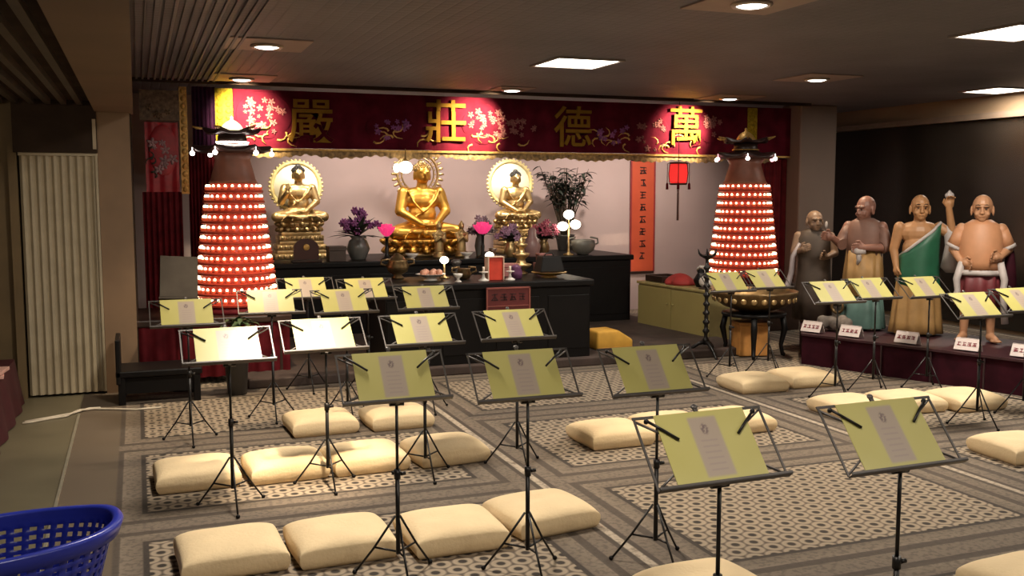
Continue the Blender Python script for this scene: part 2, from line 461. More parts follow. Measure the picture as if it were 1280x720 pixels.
def sprigs(b, cx, cz, n, rx, rz, ln, y=-0.010):
    for _ in range(n):
        x = cx+random.uniform(-rx, rx); z = cz+random.uniform(-rz, rz); a = random.uniform(0, 2*PI)
        p = [(x+ln*t*math.cos(a+1.6*t), y, z+ln*t*math.sin(a+1.6*t)*0.7) for t in (0, .25, .5, .75, 1)]
        b.tube(p, [0.012, 0.011, 0.009, 0.007, 0.003], 6)
m_banner = mat('wine_brocade', (0.085, 0.0065, 0.015), 0.9, var=0.35, scale=5)
m_dimgold = mat('gold_thread', (0.55, 0.33, 0.09), 0.45, 0.4, var=0.3, scale=40)
for k_ in ('wine_brocade', 'pale_satin', 'gold_paint', 'yellow_brocade', 'purple_cloth', 'dark_red_cloth'):
    MATS[k_].node_tree.nodes['Principled BSDF'].inputs['Specular IOR Level'].default_value = 0.06
ban = thing('shrine_banner', 'long wine red embroidered banner with four gold characters across the shrine', 'banner', (0, BY, 0))
fin(cloth(0.97, 7.86, 2.06, 2.66, 200, 4, 26, 0.008), 'banner_cloth', m_banner, ban)
fin(cloth(0.56, 0.79, 2.02, 2.67, 60, 4, 6, 0.014), 'purple_pleats', m_purple, ban)
b = MB(); b.box((0.875, -0.004, 2.355), (0.175, 0.012, 0.61))
for k in range(9):
    for j in range(2): b.ell((0.83+0.09*j, -0.014, 2.10+0.066*k), (0.03, 0.008, 0.026), seg=8, rings=5)
fin(b, 'yellow_border', m_yellow, ban)
b = MB(); b.box((7.28, -0.004, 2.36), (0.14, 0.012, 0.58))
for k in range(9): b.ell((7.28, -0.014, 2.12+0.06*k), (0.035, 0.008, 0.024), seg=8, rings=5)
fin(b, 'yellow_border', m_yellow, ban)
b = MB(); b.box((4.41, -0.02, 2.045), (6.88, 0.03, 0.022)); fin(b, 'gold_braid', m_dimgold, ban)
# scalloped fringe
rows = []
n = 300
for j in range(5):
    t_ = j/4
    rows.append([(0.97+6.7*i/n, -0.012+0.006*math.sin(i*1.9), 2.04-(0.045+0.035*abs(math.sin(PI*i/n*9))+0.010*math.sin(i*1.3))*t_) for i in range(n+1)])
b = MB(); b.loft(rows, closed=False)
fin(b, 'gold_fringe', mat('fringe_gold', (0.30, 0.19, 0.07), 0.6, var=0.6, scale=25), ban)
for ch, x, z in (('萬', 6.31, 2.365), ('德', 4.80, 2.32), ('莊', 3.25, 2.345), ('嚴', 1.76, 2.32)):
    g = glyph(ch, 0.50, 0.010, 0.004, m_goldpaint, ban, (x, -0.030, z), 'gold_character')
for cx, cz, rx, rz, nn, mm in ((1.28, 2.40, 0.24, 0.20, 13, m_pale), (3.75, 2.36, 0.26, 0.18, 13, m_pale), (4.18, 2.34, 0.16, 0.12, 7, m_pale), (5.85, 2.30, 0.2, 0.2, 7, m_pale), (6.68, 2.40, 0.14, 0.15, 7, m_pale),
                               (2.62, 2.30, 0.22, 0.12, 6, m_purplep), (5.35, 2.30, 0.22, 0.12, 5, m_purplep)):
    b = MB(); flowers(b, cx, cz, int(nn*2.2), rx, rz, 0.036); b.mi = 1; b.ell((cx, 0.0, cz), (rx+0.05, 0.013, rz+0.05), seg=36, rings=12); fin(b, 'floral_embroidery', [mm, m_banner], ban)
for cx, rx in ((1.42, 0.25), (3.85, 0.30), (2.75, 0.35), (5.4, 0.3), (6.2, 0.35)):
    b = MB(); sprigs(b, cx, 2.20, 9, rx, 0.07, 0.15); fin(b, 'leaf_embroidery', m_dimgold, ban)

# left hanging
sb = thing('side_banner', 'red hanging with embroidered flowers and gold border left of the left lantern tower', 'banner', (0.0, BY, 0))
fin(cloth(0.06, 0.44, 0.01, 1.60, 60, 8, 7, 0.022), 'pleated_skirt', m_darkred, sb)
fin(cloth(0.10, 0.42, 1.60, 2.30, 40, 4, 3, 0.006), 'flower_panel', m_red, sb)
b = MB(); flowers(b, 0.27, 2.02, 9, 0.11, 0.22, 0.045); b.mi = 1; b.ell((0.27, -0.003, 2.02), (0.14, 0.012, 0.26), seg=36, rings=12); fin(b, 'floral_embroidery', [mat('mauve_petal', (0.35, 0.22, 0.24), 0.5, var=0.3), m_red], sb)
b = MB(); sprigs(b, 0.17, 1.9, 6, 0.04, 0.2, 0.1); fin(b, 'leaf_embroidery', m_darkleaf, sb)
b = MB(); b.box((0.26, -0.006, 2.47), (0.40, 0.02, 0.30)); flowers(b, 0.26, 2.42, 5, 0.15, 0.08, 0.05, y=-0.022)
fin(b, 'top_valance', mat('dull_gold_brocade', (0.14, 0.09, 0.05), 0.5, var=0.6, scale=30), sb)
b = MB(); b.box((0.475, -0.01, 2.12), (0.075, 0.02, 1.08))
for k in range(14): b.ell((0.475, -0.024, 1.63+0.076*k), (0.026, 0.008, 0.03), seg=8, rings=5)
fin(b, 'gold_border', m_dimgold, sb)
rc = cloth(7.02, 7.86, 0.0, 2.02, 90, 8, 10, 0.03); o = fin(rc, 'red_curtain', m_darkred, None, (0, 10.72, 0))
tag(o, 'dark red pleated curtain between the right lantern tower and the grey column', 'curtain')
b = cloth(0.51, 0.79, 0.0, 2.02, 70, 8, 8, 0.025); o = fin(b, 'red_curtain', m_darkred, None, (0, 10.74, 0))
tag(o, 'dark red pleated curtain behind the left lantern tower', 'curtain')
b = cloth(7.0, 7.86, 2.0, 2.66, 60, 4, 7, 0.012); o = fin(b, 'purple_valance', m_purple, None, (0, 10.75, 0))
tag(o, 'dark purple pleated valance at the right end of the shrine', 'valance')

# ================================================================== SHRINE TABLES
def table(name, label, c, d, h, m, z0=0.08, legs=True, rz=0):
    t = thing(name, label, 'table', (c[0], c[1], z0), rz)
    b = MB(); b.box((0, 0, h-0.03), (d[0], d[1], 0.06), bev=0.012); fin(b, 'table_top', m, t)
    b = MB(); b.box((0, 0, (h-0.06)/2), (d[0]-0.06, d[1]-0.06, h-0.06), bev=0.006)
    for k in range(4):
        b.box((-d[0]/2+d[0]*(k+0.5)/4, -d[1]/2+0.028, (h-0.06)/2), (d[0]/4-0.09, 0.012, h-0.22), bev=0.004)
    fin(b, 'cabinet_body', m, t)
    return t
back_h = 0.86
table('high_altar', 'long black altar table carrying the three buddha statues', (3.35, 11.05), (4.3, 1.3), back_h-0.08, m_black)
table('front_altar', 'black offering altar standing before the buddhas behind the music stands', (2.93, 8.62), (2.0, 0.84), 0.72, m_black)
# red plaque on the front of the altar
pl = thing('altar_plaque', 'dark red lettered plaque on the front of the black altar', 'plaque', (3.07, 8.186, 0.645))
b = MB(); b.box((0, 0, 0), (0.41, 0.02, 0.225), bev=0.004); fin(b, 'board', mat('plaque_red', (0.13, 0.022, 0.022), 0.45), pl)
b = MB()
for sx, sz, dx, dz in ((0, .105, .42, .012), (0, -.105, .42, .012), (.203, 0, .012, .22), (-.203, 0, .012, .22), (0, -.055, .40, .006)): b.box((sx, -0.012, sz), (dx, 0.012, dz))
fin(b, 'frame', mat('plaque_frame', (0.30, 0.09, 0.07), 0.4), pl)
def scrawl(b, cx, cz, s_, y, rnd, w=0.008):
    """a brush-written mark too small to read in the photograph: a few bars and a slant"""
    k = rnd.randint(2, 3)
    for i in range(k):
        zz = cz+s_*(0.36-0.72*i/max(1, k-1)); q = s_*rnd.uniform(0.6, 0.95)
        b.box((cx, y, zz), (q, 0.004, w), rot=(0, rnd.uniform(-0.12, 0.12), 0))
    b.box((cx+s_*rnd.uniform(-0.15, 0.15), y, cz), (w, 0.004, s_*0.85))
    if rnd.random() > 0.4: b.box((cx-s_*0.25, y, cz-s_*0.2), (w, 0.004, s_*0.55), rot=(0, 0.6, 0))
    if rnd.random() > 0.4: b.box((cx+s_*0.25, y, cz-s_*0.2), (w, 0.004, s_*0.55), rot=(0, -0.6, 0))
R1 = random.Random(3)
b = MB()
for k in range(4): scrawl(b, -0.13+0.087*k, 0.025, 0.07, -0.012, R1, 0.009)
fin(b, 'lettering', mat('plaque_ink', (0.04, 0.008, 0.010), 0.5), pl)

# ================================================================== BUDDHAS
def pedestal(parent, w, dpt, h, m1, tiers=3):
    b = MB(); z = 0
    for k in range(tiers):
        q = 1-0.09*k; hh = h/tiers
        b.box((0, 0, z+hh*0.30), (w*q, dpt*q, hh*0.60), bev=0.012)
        b.box((0, 0, z+hh*0.80), (w*(q-0.10), dpt*(q-0.10), hh*0.40), bev=0.006)
        for i in range(9):
            b.ell((w*q*(-0.42+0.84*i/8), -dpt*q/2, z+hh*0.3), (w*0.035, 0.014, hh*0.22), seg=8, rings=5)
        z += hh
    fin(b, 'stepped_base', m1, parent, sharp=40); return z
def lotus(parent, r, h, z0, m, n=16, sy=0.85):
    b = MB(); b.lathe([(r*0.7, z0), (r*0.92, z0+h*0.3), (r*0.78, z0+h*0.5), (r*0.95, z0+h*0.8), (r*0.9, z0+h), (0.001, z0+h)], 40, sy=sy)
    for row, (rr, zz, up) in enumerate(((0.95, 0.28, -0.5), (0.98, 0.72, 0.45))):
        for k in range(n):
            a = 2*PI*(k+0.5*row)/n
            b.ell((r*rr*math.cos(a), r*rr*math.sin(a)*sy, z0+h*zz), (r*0.13, r*0.20, h*0.26), rot=(up, 0, a-PI/2), seg=8, rings=6)
    fin(b, 'lotus_throne', m, parent); return z0+h
def buddha_body(b, s, z0, raised=False):
    """seated cross-legged figure, knee span about 0.9*s, height about s"""
    def P(x, y, z): return (x*s, y*s, z0+z*s)
    for q in (-1, 1):
        b.limb(P(q*0.12, 0.02, 0.12), P(q*0.40, -0.14, 0.09), 0.125*s, 0.085*s)
        b.limb(P(q*0.40, -0.14, 0.08), P(-q*0.06, -0.30, 0.075), 0.078*s, 0.055*s)
        b.ell(P(-q*0.16, -0.31, 0.10), (0.09*s, 0.045*s, 0.035*s))
        b.limb(P(q*0.225, 0.03, 0.565), P(q*0.295, -0.02, 0.345), 0.082*s, 0.066*s)
        if raised and q < 0:
            b.limb(P(q*0.295, -0.02, 0.345), P(q*0.22, -0.24, 0.50), 0.062*s, 0.042*s)
            b.ell(P(q*0.22, -0.26, 0.56), (0.038*s, 0.02*s, 0.045*s))
            for k in range(4): b.limb(P(q*0.22+(-0.027+0.018*k), -0.265, 0.59), P(q*0.22+(-0.031+0.020*k), -0.268, 0.655-0.008*abs(k-1.5)), 0.0105*s, 0.0085*s, 7)
            b.limb(P(q*0.22+0.036, -0.265, 0.56), P(q*0.22+0.058, -0.272, 0.60), 0.011*s, 0.009*s, 7)
        else:
            b.limb(P(q*0.295, -0.02, 0.345), P(q*0.09, -0.25, 0.19), 0.060*s, 0.040*s)
            b.ell(P(q*0.03, -0.28, 0.175), (0.065*s, 0.045*s, 0.022*s))
            for k in range(4): b.limb(P(q*0.0, -0.255-0.02*k, 0.185), P(-q*0.075, -0.25-0.021*k, 0.188), 0.0105*s, 0.009*s, 7)
            b.limb(P(q*0.05, -0.27, 0.195), P(q*0.005, -0.275, 0.225), 0.011*s, 0.009*s, 7)
    b.ell(P(0, 0.03, 0.16), (0.235*s, 0.17*s, 0.12*s))
    b.ell(P(0, 0.02, 0.30), (0.185*s, 0.135*s, 0.16*s))
    b.ell(P(0, 0.02, 0.48), (0.235*s, 0.14*s, 0.145*s))
    b.ell(P(0, 0.04, 0.575), (0.245*s, 0.10*s, 0.07*s))
    b.limb(P(0, 0.02, 0.60), P(0, 0.0, 0.72), 0.075*s, 0.062*s)
    b.ell(P(0, -0.015, 0.80), (0.098*s, 0.108*s, 0.125*s))
    b.ell(P(0, -0.045, 0.745), (0.07*s, 0.07*s, 0.055*s))
    b.ell(P(0, -0.125, 0.795), (0.016*s, 0.022*s, 0.030*s))
    b.ell(P(0, -0.113, 0.752), (0.032*s, 0.014*s, 0.010*s))
    for q in (-1, 1):
        b.ell(P(q*0.10, 0.005, 0.775), (0.014*s, 0.028*s, 0.062*s))
        b.ell(P(q*0.038, -0.108, 0.828), (0.030*s, 0.014*s, 0.008*s))
    # robe edge crossing the chest
    pts = [P(0.20, -0.055, 0.60), P(0.12, -0.125, 0.48), P(0.0, -0.145, 0.36), P(-0.13, -0.125, 0.28)]
    b.tube(pts, 0.017*s, 8)
    b.tube([P(-0.20, -0.055, 0.60), P(-0.15, -0.125, 0.46), P(-0.05, -0.15, 0.34)], 0.014*s, 8)
    for k in range(5):
        a = -0.3+0.15*k
        b.tube([P(a*0.5, -0.20, 0.14), P(a, -0.335, 0.08), P(a*1.15, -0.36, 0.02)], 0.013*s, 6)
def hair_cap(parent, s, z0, m):
    b = MB()
    b.ell((0, 0.012*s, z0+0.845*s), (0.106*s, 0.108*s, 0.090*s)); b.ell((0, 0.02*s, z0+0.93*s), (0.052*s, 0.052*s, 0.045*s))
    for i in range(6):
        th = 0.25+0.24*i
        n = max(3, int(22*math.sin(th)))
        for k in range(n):
            a = 2*PI*k/n
            p = (0.108*s*math.sin(th)*math.cos(a), 0.012*s+0.11*s*math.sin(th)*math.sin(a), z0+0.845*s+0.092*s*math.cos(th))
            if p[1] > -0.085*s or p[2] > z0+0.87*s: b.ell(p, 0.013*s, seg=6, rings=4)
    fin(b, 'hair_curls', m, parent)
BZ = back_h
m_gold2 = mat('aged_gold', (0.56, 0.39, 0.18), 0.40, 0.85, var=0.25, bump=0.1, scale=14)
m_halo = mat('halo_gold', (0.86, 0.72, 0.34), 0.5, 0.15, var=0.15, scale=20)
m_haloin = mat('halo_ivory', (0.88, 0.84, 0.66), 0.6, var=0.04)
m_hair = mat('blue_black_hair', (0.03, 0.028, 0.03), 0.5)
# centre
bu = thing('buddha_statue', 'large golden seated buddha in the middle of the shrine', 'statue', (3.13, 11.2, BZ), 0.05)
b = MB(); b.lathe([(0.40, 0.0), (0.42, 0.01), (0.42, 0.04), (0.38, 0.05), (0.001, 0.05)], 40, sy=0.85); fin(b, 'plinth', m_gold2, bu)
lotus(bu, 0.44, 0.15, 0.045, m_gold, 18)
b = MB(); buddha_body(b, 0.95, 0.19); body(b, 'body', m_gold, bu, 0.010)
hair_cap(bu, 0.95, 0.19, m_gold2)
b = MB(); cz = 0.19+0.80*0.95
for rr, tr in ((0.20, 0.010), (0.25, 0.016)):
    b.tube([(rr*math.cos(2*PI*k/40), 0.16, cz+rr*math.sin(2*PI*k/40)) for k in range(40)], tr, 8, closed=True)
for k in range(28):
    a = 2*PI*k/28
    b.tube([(0.20*math.cos(a), 0.16, cz+0.20*math.sin(a)), (0.25*math.cos(a), 0.16, cz+0.25*math.sin(a))], 0.006, 6)
    b.ell((0.285*math.cos(a), 0.16, cz+0.285*math.sin(a)), (0.045, 0.010, 0.017), rot=(0, -a, 0), seg=8, rings=5)
b.tube([(0, 0.165, 0.5), (0, 0.165, cz-0.2)], 0.018, 8)
fin(b, 'openwork_halo', m_gold2, bu)
# sides
def side_buddha(x, y, label, s, hz, raised):
    t = thing('buddha_statue', label, 'statue', (x, y, BZ), 0.0)
    z = pedestal(t, 0.60 if x < 3 else 0.50, 0.40, 0.30, m_gold2)
    z = lotus(t, 0.24, 0.11, z, m_gold2, 14)
    b = MB(); buddha_body(b, s, z-0.004, raised); body(b, 'body', m_gold2, t, 0.008)
    hair_cap(t, s, z, m_hair)
    cz = hz-BZ
    b = MB()
    b.lathe([(0.001, 0.03), (0.245, 0.03), (0.25, 0.018), (0.245, 0.0), (0.001, 0.0)], 48)
    bmesh.ops.rotate(b.bm, verts=b.bm.verts[:], cent=(0,0,0), matrix=Matrix.Rotation(PI/2, 3, 'X'))
    bmesh.ops.translate(b.bm, verts=b.bm.verts[:], vec=(0, 0.20, cz))
    fin(b, 'halo_disc', m_haloin, t)
    b = MB()
    b.tube([(0.27*math.cos(2*PI*k/48), 0.185, cz+0.27*math.sin(2*PI*k/48)) for k in range(48)], 0.024, 8, closed=True)
    for k in range(40):
        a = 2*PI*k/40
        b.ell((0.292*math.cos(a), 0.185, cz+0.292*math.sin(a)), (0.022, 0.014, 0.017), rot=(0, -a, 0), seg=8, rings=5)
    fin(b, 'halo_rim', m_halo, t)
    b = MB(); b.tube([(0, 0.195, 0.3), (0, 0.195, cz-0.2)], 0.022, 8); fin(b, 'halo_post', m_gold2, t)
    return t
side_buddha(1.70, 11.2, 'gold seated buddha with round glowing halo next to the left lantern tower', 0.66, 1.66, True)
side_buddha(4.30, 11.2, 'gold seated buddha with round white halo beside the potted tree', 0.62, 1.70, False)
# attendant figures at the knees of the large buddha
def attendant(x, y, label):
    t = thing('attendant_statuette', label, 'statue', (x, y, BZ))
    b = MB(); b.lathe([(0.07,0),(0.075,0.02),(0.055,0.05),(0.065,0.07),(0.001,0.07)], 20); fin(b, 'base', m_gold2, t)
    b = MB(); b.lathe([(0.055,0.07),(0.05,0.18),(0.062,0.27),(0.03,0.31),(0.001,0.32)], 16, sy=0.8)
    b.ell((0,0,0.355), (0.033,0.036,0.045)); b.ell((0,0.0,0.405), 0.014)
    for q in (-1,1): b.limb((q*0.062,0,0.27), (q*0.05,-0.05,0.19), 0.022, 0.018); b.limb((q*0.05,-0.05,0.19), (0,-0.07,0.235), 0.018, 0.012)
    body(b, 'body', m_gold2, t, 0.006)
attendant(3.17, 10.66, 'small gold standing figure before the right knee of the large buddha')
attendant(3.44, 10.68, 'small gold standing figure right of the large buddha')
# lamps of the shrine (track behind the banner)
for x, tx, p in ((1.5, 1.66, 1.2), (2.75, 2.95, 0.5), (4.05, 4.21, 1.5)):
    spot('lamp_light', (x, 10.74, 2.62), (tx, 11.1, 1.6), SHRINE_W*p*0.55, 55, 0.7, (1.0, 0.86, 0.62))
for x, p in ((2.3, 1.0), (3.7, 1.0), (5.3, 0.9), (6.5, 0.8)):
    spot('lamp_light', (x, 10.74, 2.6), (x, 11.95, 1.2), SHRINE_W*p*0.6, 110, 1.0, (1.0, 0.86, 0.76))
# white globe lamps; the globe by the large buddha's head stands in for a glint
def globe_lamp(x, y, z0, h, r, label, parts=1, spread=0.07, cat='lamp', es=9):
    t = thing('globe_lamp', label, cat, (x, y, z0))
    b = MB(); b.lathe([(0.045,0),(0.047,0.012),(0.014,0.025),(0.009,0.05),(0.009,h)] if parts == 1 else [(0.06,0),(0.062,0.015),(0.018,0.03),(0.012,0.08),(0.010,h)], 16); fin(b, 'stand', m_gold2, t)
    pos = [(0, 0, h+r*0.8)] if parts == 1 else [(0, 0, h+r+spread), (-spread, -0.02, h+r*0.2), (spread*0.95, -0.01, h+r*0.5)]
    for k, p in enumerate(pos):
        b = MB(); b.ell(p, (r, r, r*0.85), seg=18, rings=12); fin(b, 'glass_globe', mat('lit_globe', (0.9, 0.85, 0.75), 0.4, emit=(1.0, 0.88, 0.68), es=es), t)
        if parts > 1:
            b = MB(); b.tube([(0, 0, h), (p[0]*0.6, p[1], h+0.01), (p[0], p[1], p[2]-r*0.6)], 0.006, 6); fin(b, 'branch', m_gold2, t)
    return t
t = thing('glint_globe', 'white glowing globe added for the bright glint by the head of the large golden buddha', 'lamp', (2.77, 10.58, 1.80))  # made-up glowing globes on a hanger, in place of white glints
b = MB(); b.ell((0, 0, 0.07), (0.075, 0.07, 0.065), seg=18, rings=12); b.ell((-0.10, 0, 0.06), (0.035, 0.035, 0.05)); fin(b, 'glass_globe', mat('lit_globe', (0.9, 0.85, 0.75), 0.4, emit=(1.0, 0.88, 0.68), es=9), t)
b = MB(); b.lathe([(0.03, 0.13), (0.035, 0.145), (0.006, 0.16), (0.004, 0.27), (0.001, 0.27)], 12); b.tube([(-0.10, 0, 0.11), (-0.06, 0, 0.16), (0, 0, 0.165)], 0.005, 6); fin(b, 'hanger', m_gold2, t)

# ================================================================== LANTERN TOWERS
m_tier = mat('red_tier', (0.46, 0.050, 0.028), 0.40, var=0.15, scale=20)
m_lampcup = mat('glowing_red_cup', (0.6, 0.06, 0.03), 0.4, emit=(1.0, 0.16, 0.05), es=0.35)
m_flame = mat('lamp_flame', (1.0, 0.8, 0.5), 0.5, emit=(1.0, 0.66, 0.38), es=6.0)
m_bulb = mat('white_bulb', (0.95, 0.9, 0.85), 0.4, emit=(1.0, 0.86, 0.78), es=9.0)
m_redbulb = mat('rosy_bulb', (0.95, 0.4, 0.45), 0.4, emit=(1.0, 0.35, 0.40), es=5.0)
m_roof = mat('roof_tile', (0.05, 0.022, 0.02), 0.4, var=0.3, scale=20)
m_toplit = mat('lit_roof_cap', (0.95, 0.85, 0.6), 0.5, emit=(1.0, 0.80, 0.48), es=2.2)
def lamp_mesh():
    b = MB(); b.mi = 0; b.lathe([(0.011,0),(0.017,0.008),(0.019,0.018),(0.016,0.024)], 8)
    b.mi = 1; b.ell((0, 0, 0.032), (0.0115, 0.0115, 0.014), seg=8, rings=6)
    return b
LAMP_ME = None
def tower(label, x, y, z0, rows, r_top, r_bot, pitch, roof_lit):
    global LAMP_ME
    t = thing('lantern_tower', label, 'lantern tower', (x, y, z0))
    H = rows*pitch
    b = MB(); b.lathe([(r_bot+0.03, 0), (r_bot+0.03, 0.03), (r_bot-0.01, 0.05), (r_bot-0.01, 0.055)], 48)
    fin(b, 'base', m_darkred, t)
    b = MB(); prof = []
    spots = []
    for k in range(rows):
        r = r_bot+(r_top-r_bot)*k/(rows-1); z = 0.055+pitch*k
        prof += [(r-0.045, z), (r+0.005, z+0.002), (r+0.012, z+0.010), (r+0.012, z+0.024), (r-0.004, z+0.030), (r-0.036, z+0.031), (r-0.048, z+pitch-0.002)]
        n = int(2*PI*r/0.062)
        for i in range(n):
            a = 2*PI*(i+0.5*(k % 2))/n
            spots.append((r-0.014, a, z+0.0305))
    b.lathe(prof+[(0.001, 0.055+H)], 56); fin(b, 'tiers', m_tier, t, sharp=50)
    ztop = 0.055+H
    # lamps: those that face the hall are parts, the rest of the ring is one part
    face = math.atan2(-y, -x)
    def off(s_): return abs((s_[1]-face+PI) % (2*PI)-PI)
    spots.sort(key=lambda s_: off(s_)+0.0*s_[2])
    near, far = spots[:100], spots[100:]
    for r, a, z in near:
        if LAMP_ME is None:
            o = fin(lamp_mesh(), 'lamp', [m_lampcup, m_flame], t); LAMP_ME = o.data
        else:
            o = bpy.data.objects.new('lamp', LAMP_ME); COL.objects.link(o); o.parent = t
        o.location = (r*math.cos(a), r*math.sin(a), z)
    b = MB()
    for r, a, z in far:
        p = Vector((r*math.cos(a), r*math.sin(a), z))
        b.mi = 0; b.lathe([(0.011,0),(0.017,0.008),(0.019,0.018),(0.016,0.024)], 8, c=p)
        b.mi = 1; b.ell(p+Vector((0, 0, 0.032)), (0.0115, 0.0115, 0.014), seg=8, rings=6)
    o = fin(b, 'lamps_around', [m_lampcup, m_flame], t); o['kind'] = 'stuff'
    # neck, roof and eaves
    b = MB(); b.lathe([(r_top*0.88, ztop), (r_top*0.80, ztop+0.03), (r_top*0.62, ztop+0.20), (r_top*0.75, ztop+0.27), (0.001, ztop+0.27)], 32); fin(b, 'neck', mat('dull_red', (0.20, 0.07, 0.04), 0.5, var=0.2), t)
    zr = ztop+0.27
    def roof_ring(r, z, lift, n=48):
        q = []
        for k in range(n):
            a = 2*PI*k/n
            cr = abs(math.cos(3*a))**6
            q.append((r*(1+0.12*cr)*math.cos(a), r*(1+0.12*cr)*math.sin(a), z+lift*cr))
        return q
    b = MB()
    b.loft([roof_ring(0.05, zr-0.01, 0), roof_ring(0.27, zr-0.01, 0.012), roof_ring(0.30, zr+0.0, 0.04), roof_ring(0.29, zr+0.018, 0.04), roof_ring(0.17, zr+0.05, 0.0), roof_ring(0.11, zr+0.075, 0)], cap=True)
    fin(b, 'lower_roof', m_roof, t)
    b = MB(); b.lathe([(0.115, zr+0.07), (0.125, zr+0.08), (0.125, zr+0.10), (0.118, zr+0.15), (0.001, zr+0.15)], 24); fin(b, 'lantern_storey', m_darkwood, t)
    b = MB(); b.lathe([(0.128, zr+0.078), (0.140, zr+0.078), (0.140, zr+0.088), (0.128, zr+0.088), (0.128, zr+0.078)], 32); fin(b, 'rail', m_bulb if roof_lit else m_dimgold, t)
    b = MB()
    b.loft([roof_ring(0.04, zr+0.15, 0), roof_ring(0.20, zr+0.150, 0.02), roof_ring(0.225, zr+0.158, 0.045), roof_ring(0.215, zr+0.170, 0.045), roof_ring(0.115, zr+0.185, 0)], cap=True)
    fin(b, 'upper_roof', m_roof, t)
    b = MB(); b.lathe([(0.105, zr+0.183), (0.10, zr+0.195), (0.075, zr+0.235), (0.045, zr+0.262), (0.018, zr+0.275), (0.012, zr+0.29), (0.016, zr+0.30), (0.001, zr+0.315)], 24)
    fin(b, 'roof_cap', m_toplit if roof_lit else m_dimgold, t)
    for k in range(6):
        a = PI*k/3
        b = MB(); p = Vector((0.335*math.cos(a), 0.335*math.sin(a), zr+0.035))
        b.tube([p*1.0, p+Vector((0, 0, -0.028))], 0.003, 6); b.ell(p+Vector((0, 0, -0.05)), 0.021, seg=12, rings=8)
        fin(b, 'eave_bulb', m_bulb if (roof_lit or k % 3) else m_redbulb, t)
        b = MB(); u = Vector((0.245*math.cos(a), 0.245*math.sin(a), zr+0.198))
        b.tube([u*1.0, u*1.0+Vector((0.05*math.cos(a), 0.05*math.sin(a), 0.004)), u+Vector((0.085*math.cos(a), 0.085*math.sin(a), 0.016))], [0.010, 0.012, 0.005], 8); fin(b, 'eave_tip', m_dimgold, t)
    return t
TZ = 0.56
tower('tall cone of red lamps under a lit pagoda roof at the left of the shrine', 0.80, 8.98, TZ, 12, 0.24, 0.365, 0.0885, True)
tower('cone of red lamps under a dark pagoda roof behind the bronze bowl at right', 6.68, 9.9, 0.555, 11, 0.265, 0.37, 0.0885, False).scale = (1.11, 1.11, 1.11)
# tables for the towers
t = thing('tower_table', 'low dark table with red front cloth below the left lantern tower', 'table', (0.56, 8.95, 0.0))
b = MB(); b.box((0, 0, 0.53), (1.30, 0.94, 0.06), bev=0.012)
for q in (-1, 1):
    for w in (-1, 1): b.box((q*0.58, w*0.40, 0.25), (0.07, 0.07, 0.5), bev=0.006)
fin(b, 'table_frame', m_darkwood, t)
b = cloth(-0.63, 0.63, 0.06, 0.50, 80, 4, 11, 0.018, y=-0.445); fin(b, 'front_cloth', m_darkred, t)
t = thing('tower_table', 'dark wooden table below the right lantern tower', 'table', (6.72, 9.9, 0.0))
b = MB(); b.box((0, 0, 0.525), (1.0, 0.95, 0.06), bev=0.012); fin(b, 'table_top', m_darkwood, t)
b = MB(); b.box((0, 0, 0.248), (0.92, 0.86, 0.494), bev=0.01); fin(b, 'table_body', m_darkwood, t)
# dark chest at the foot of the column, with a leg showing
t = thing('wooden_bench', 'low black bench with dark backboard beside the tan column', 'bench', (0.02, 8.05, 0))
b = MB(); b.box((0.10, 0, 0.235), (0.62, 0.42, 0.05), bev=0.01); fin(b, 'seat', m_black, t)
b = MB(); b.box((-0.19, 0, 0.33), (0.035, 0.42, 0.34), bev=0.008); fin(b, 'end_board', m_black, t)
for q in (-1, 1):
    for w in (-1, 1):
        b = MB(); b.box((0.10+q*0.27, w*0.17, 0.105), (0.05, 0.05, 0.21), bev=0.005); fin(b, 'leg', m_black, t)
b = MB(); b.box((0.10, -0.15, 0.14), (0.5, 0.02, 0.12)); fin(b, 'apron', m_black, t)
# lectern board leaning behind the first music stand
m_board = mat('grey_brown_board', (0.055, 0.047, 0.04), 0.8); m_board.node_tree.nodes['Principled BSDF'].inputs['Specular IOR Level'].default_value = 0.1
t = thing('lectern', 'dark grey slanted lectern board in front of the red hanging', 'lectern', (0.30, 8.30, 0))
b = MB(); b.box((0, 0.06, 0.92), (0.29, 0.014, 0.36), rot=(-0.5, 0.06, 0), bev=0.004); b.box((-0.01, -0.045, 0.755), (0.30, 0.05, 0.016), rot=(-0.3, 0.05, 0)); fin(b, 'desk', mat('grey_brown_board', (0.055, 0.047, 0.04), 0.6), t)
b = MB(); b.tube([(0, 0.065, 0.05), (0, 0.065, 0.88)], 0.012, 10); fin(b, 'pole', m_blackmetal, t)
b = MB(); b.lathe([(0.12,0),(0.12,0.012),(0.03,0.03),(0.015,0.06),(0.001,0.06)], 20, c=(0, 0.065, 0)); fin(b, 'foot', m_blackmetal, t)

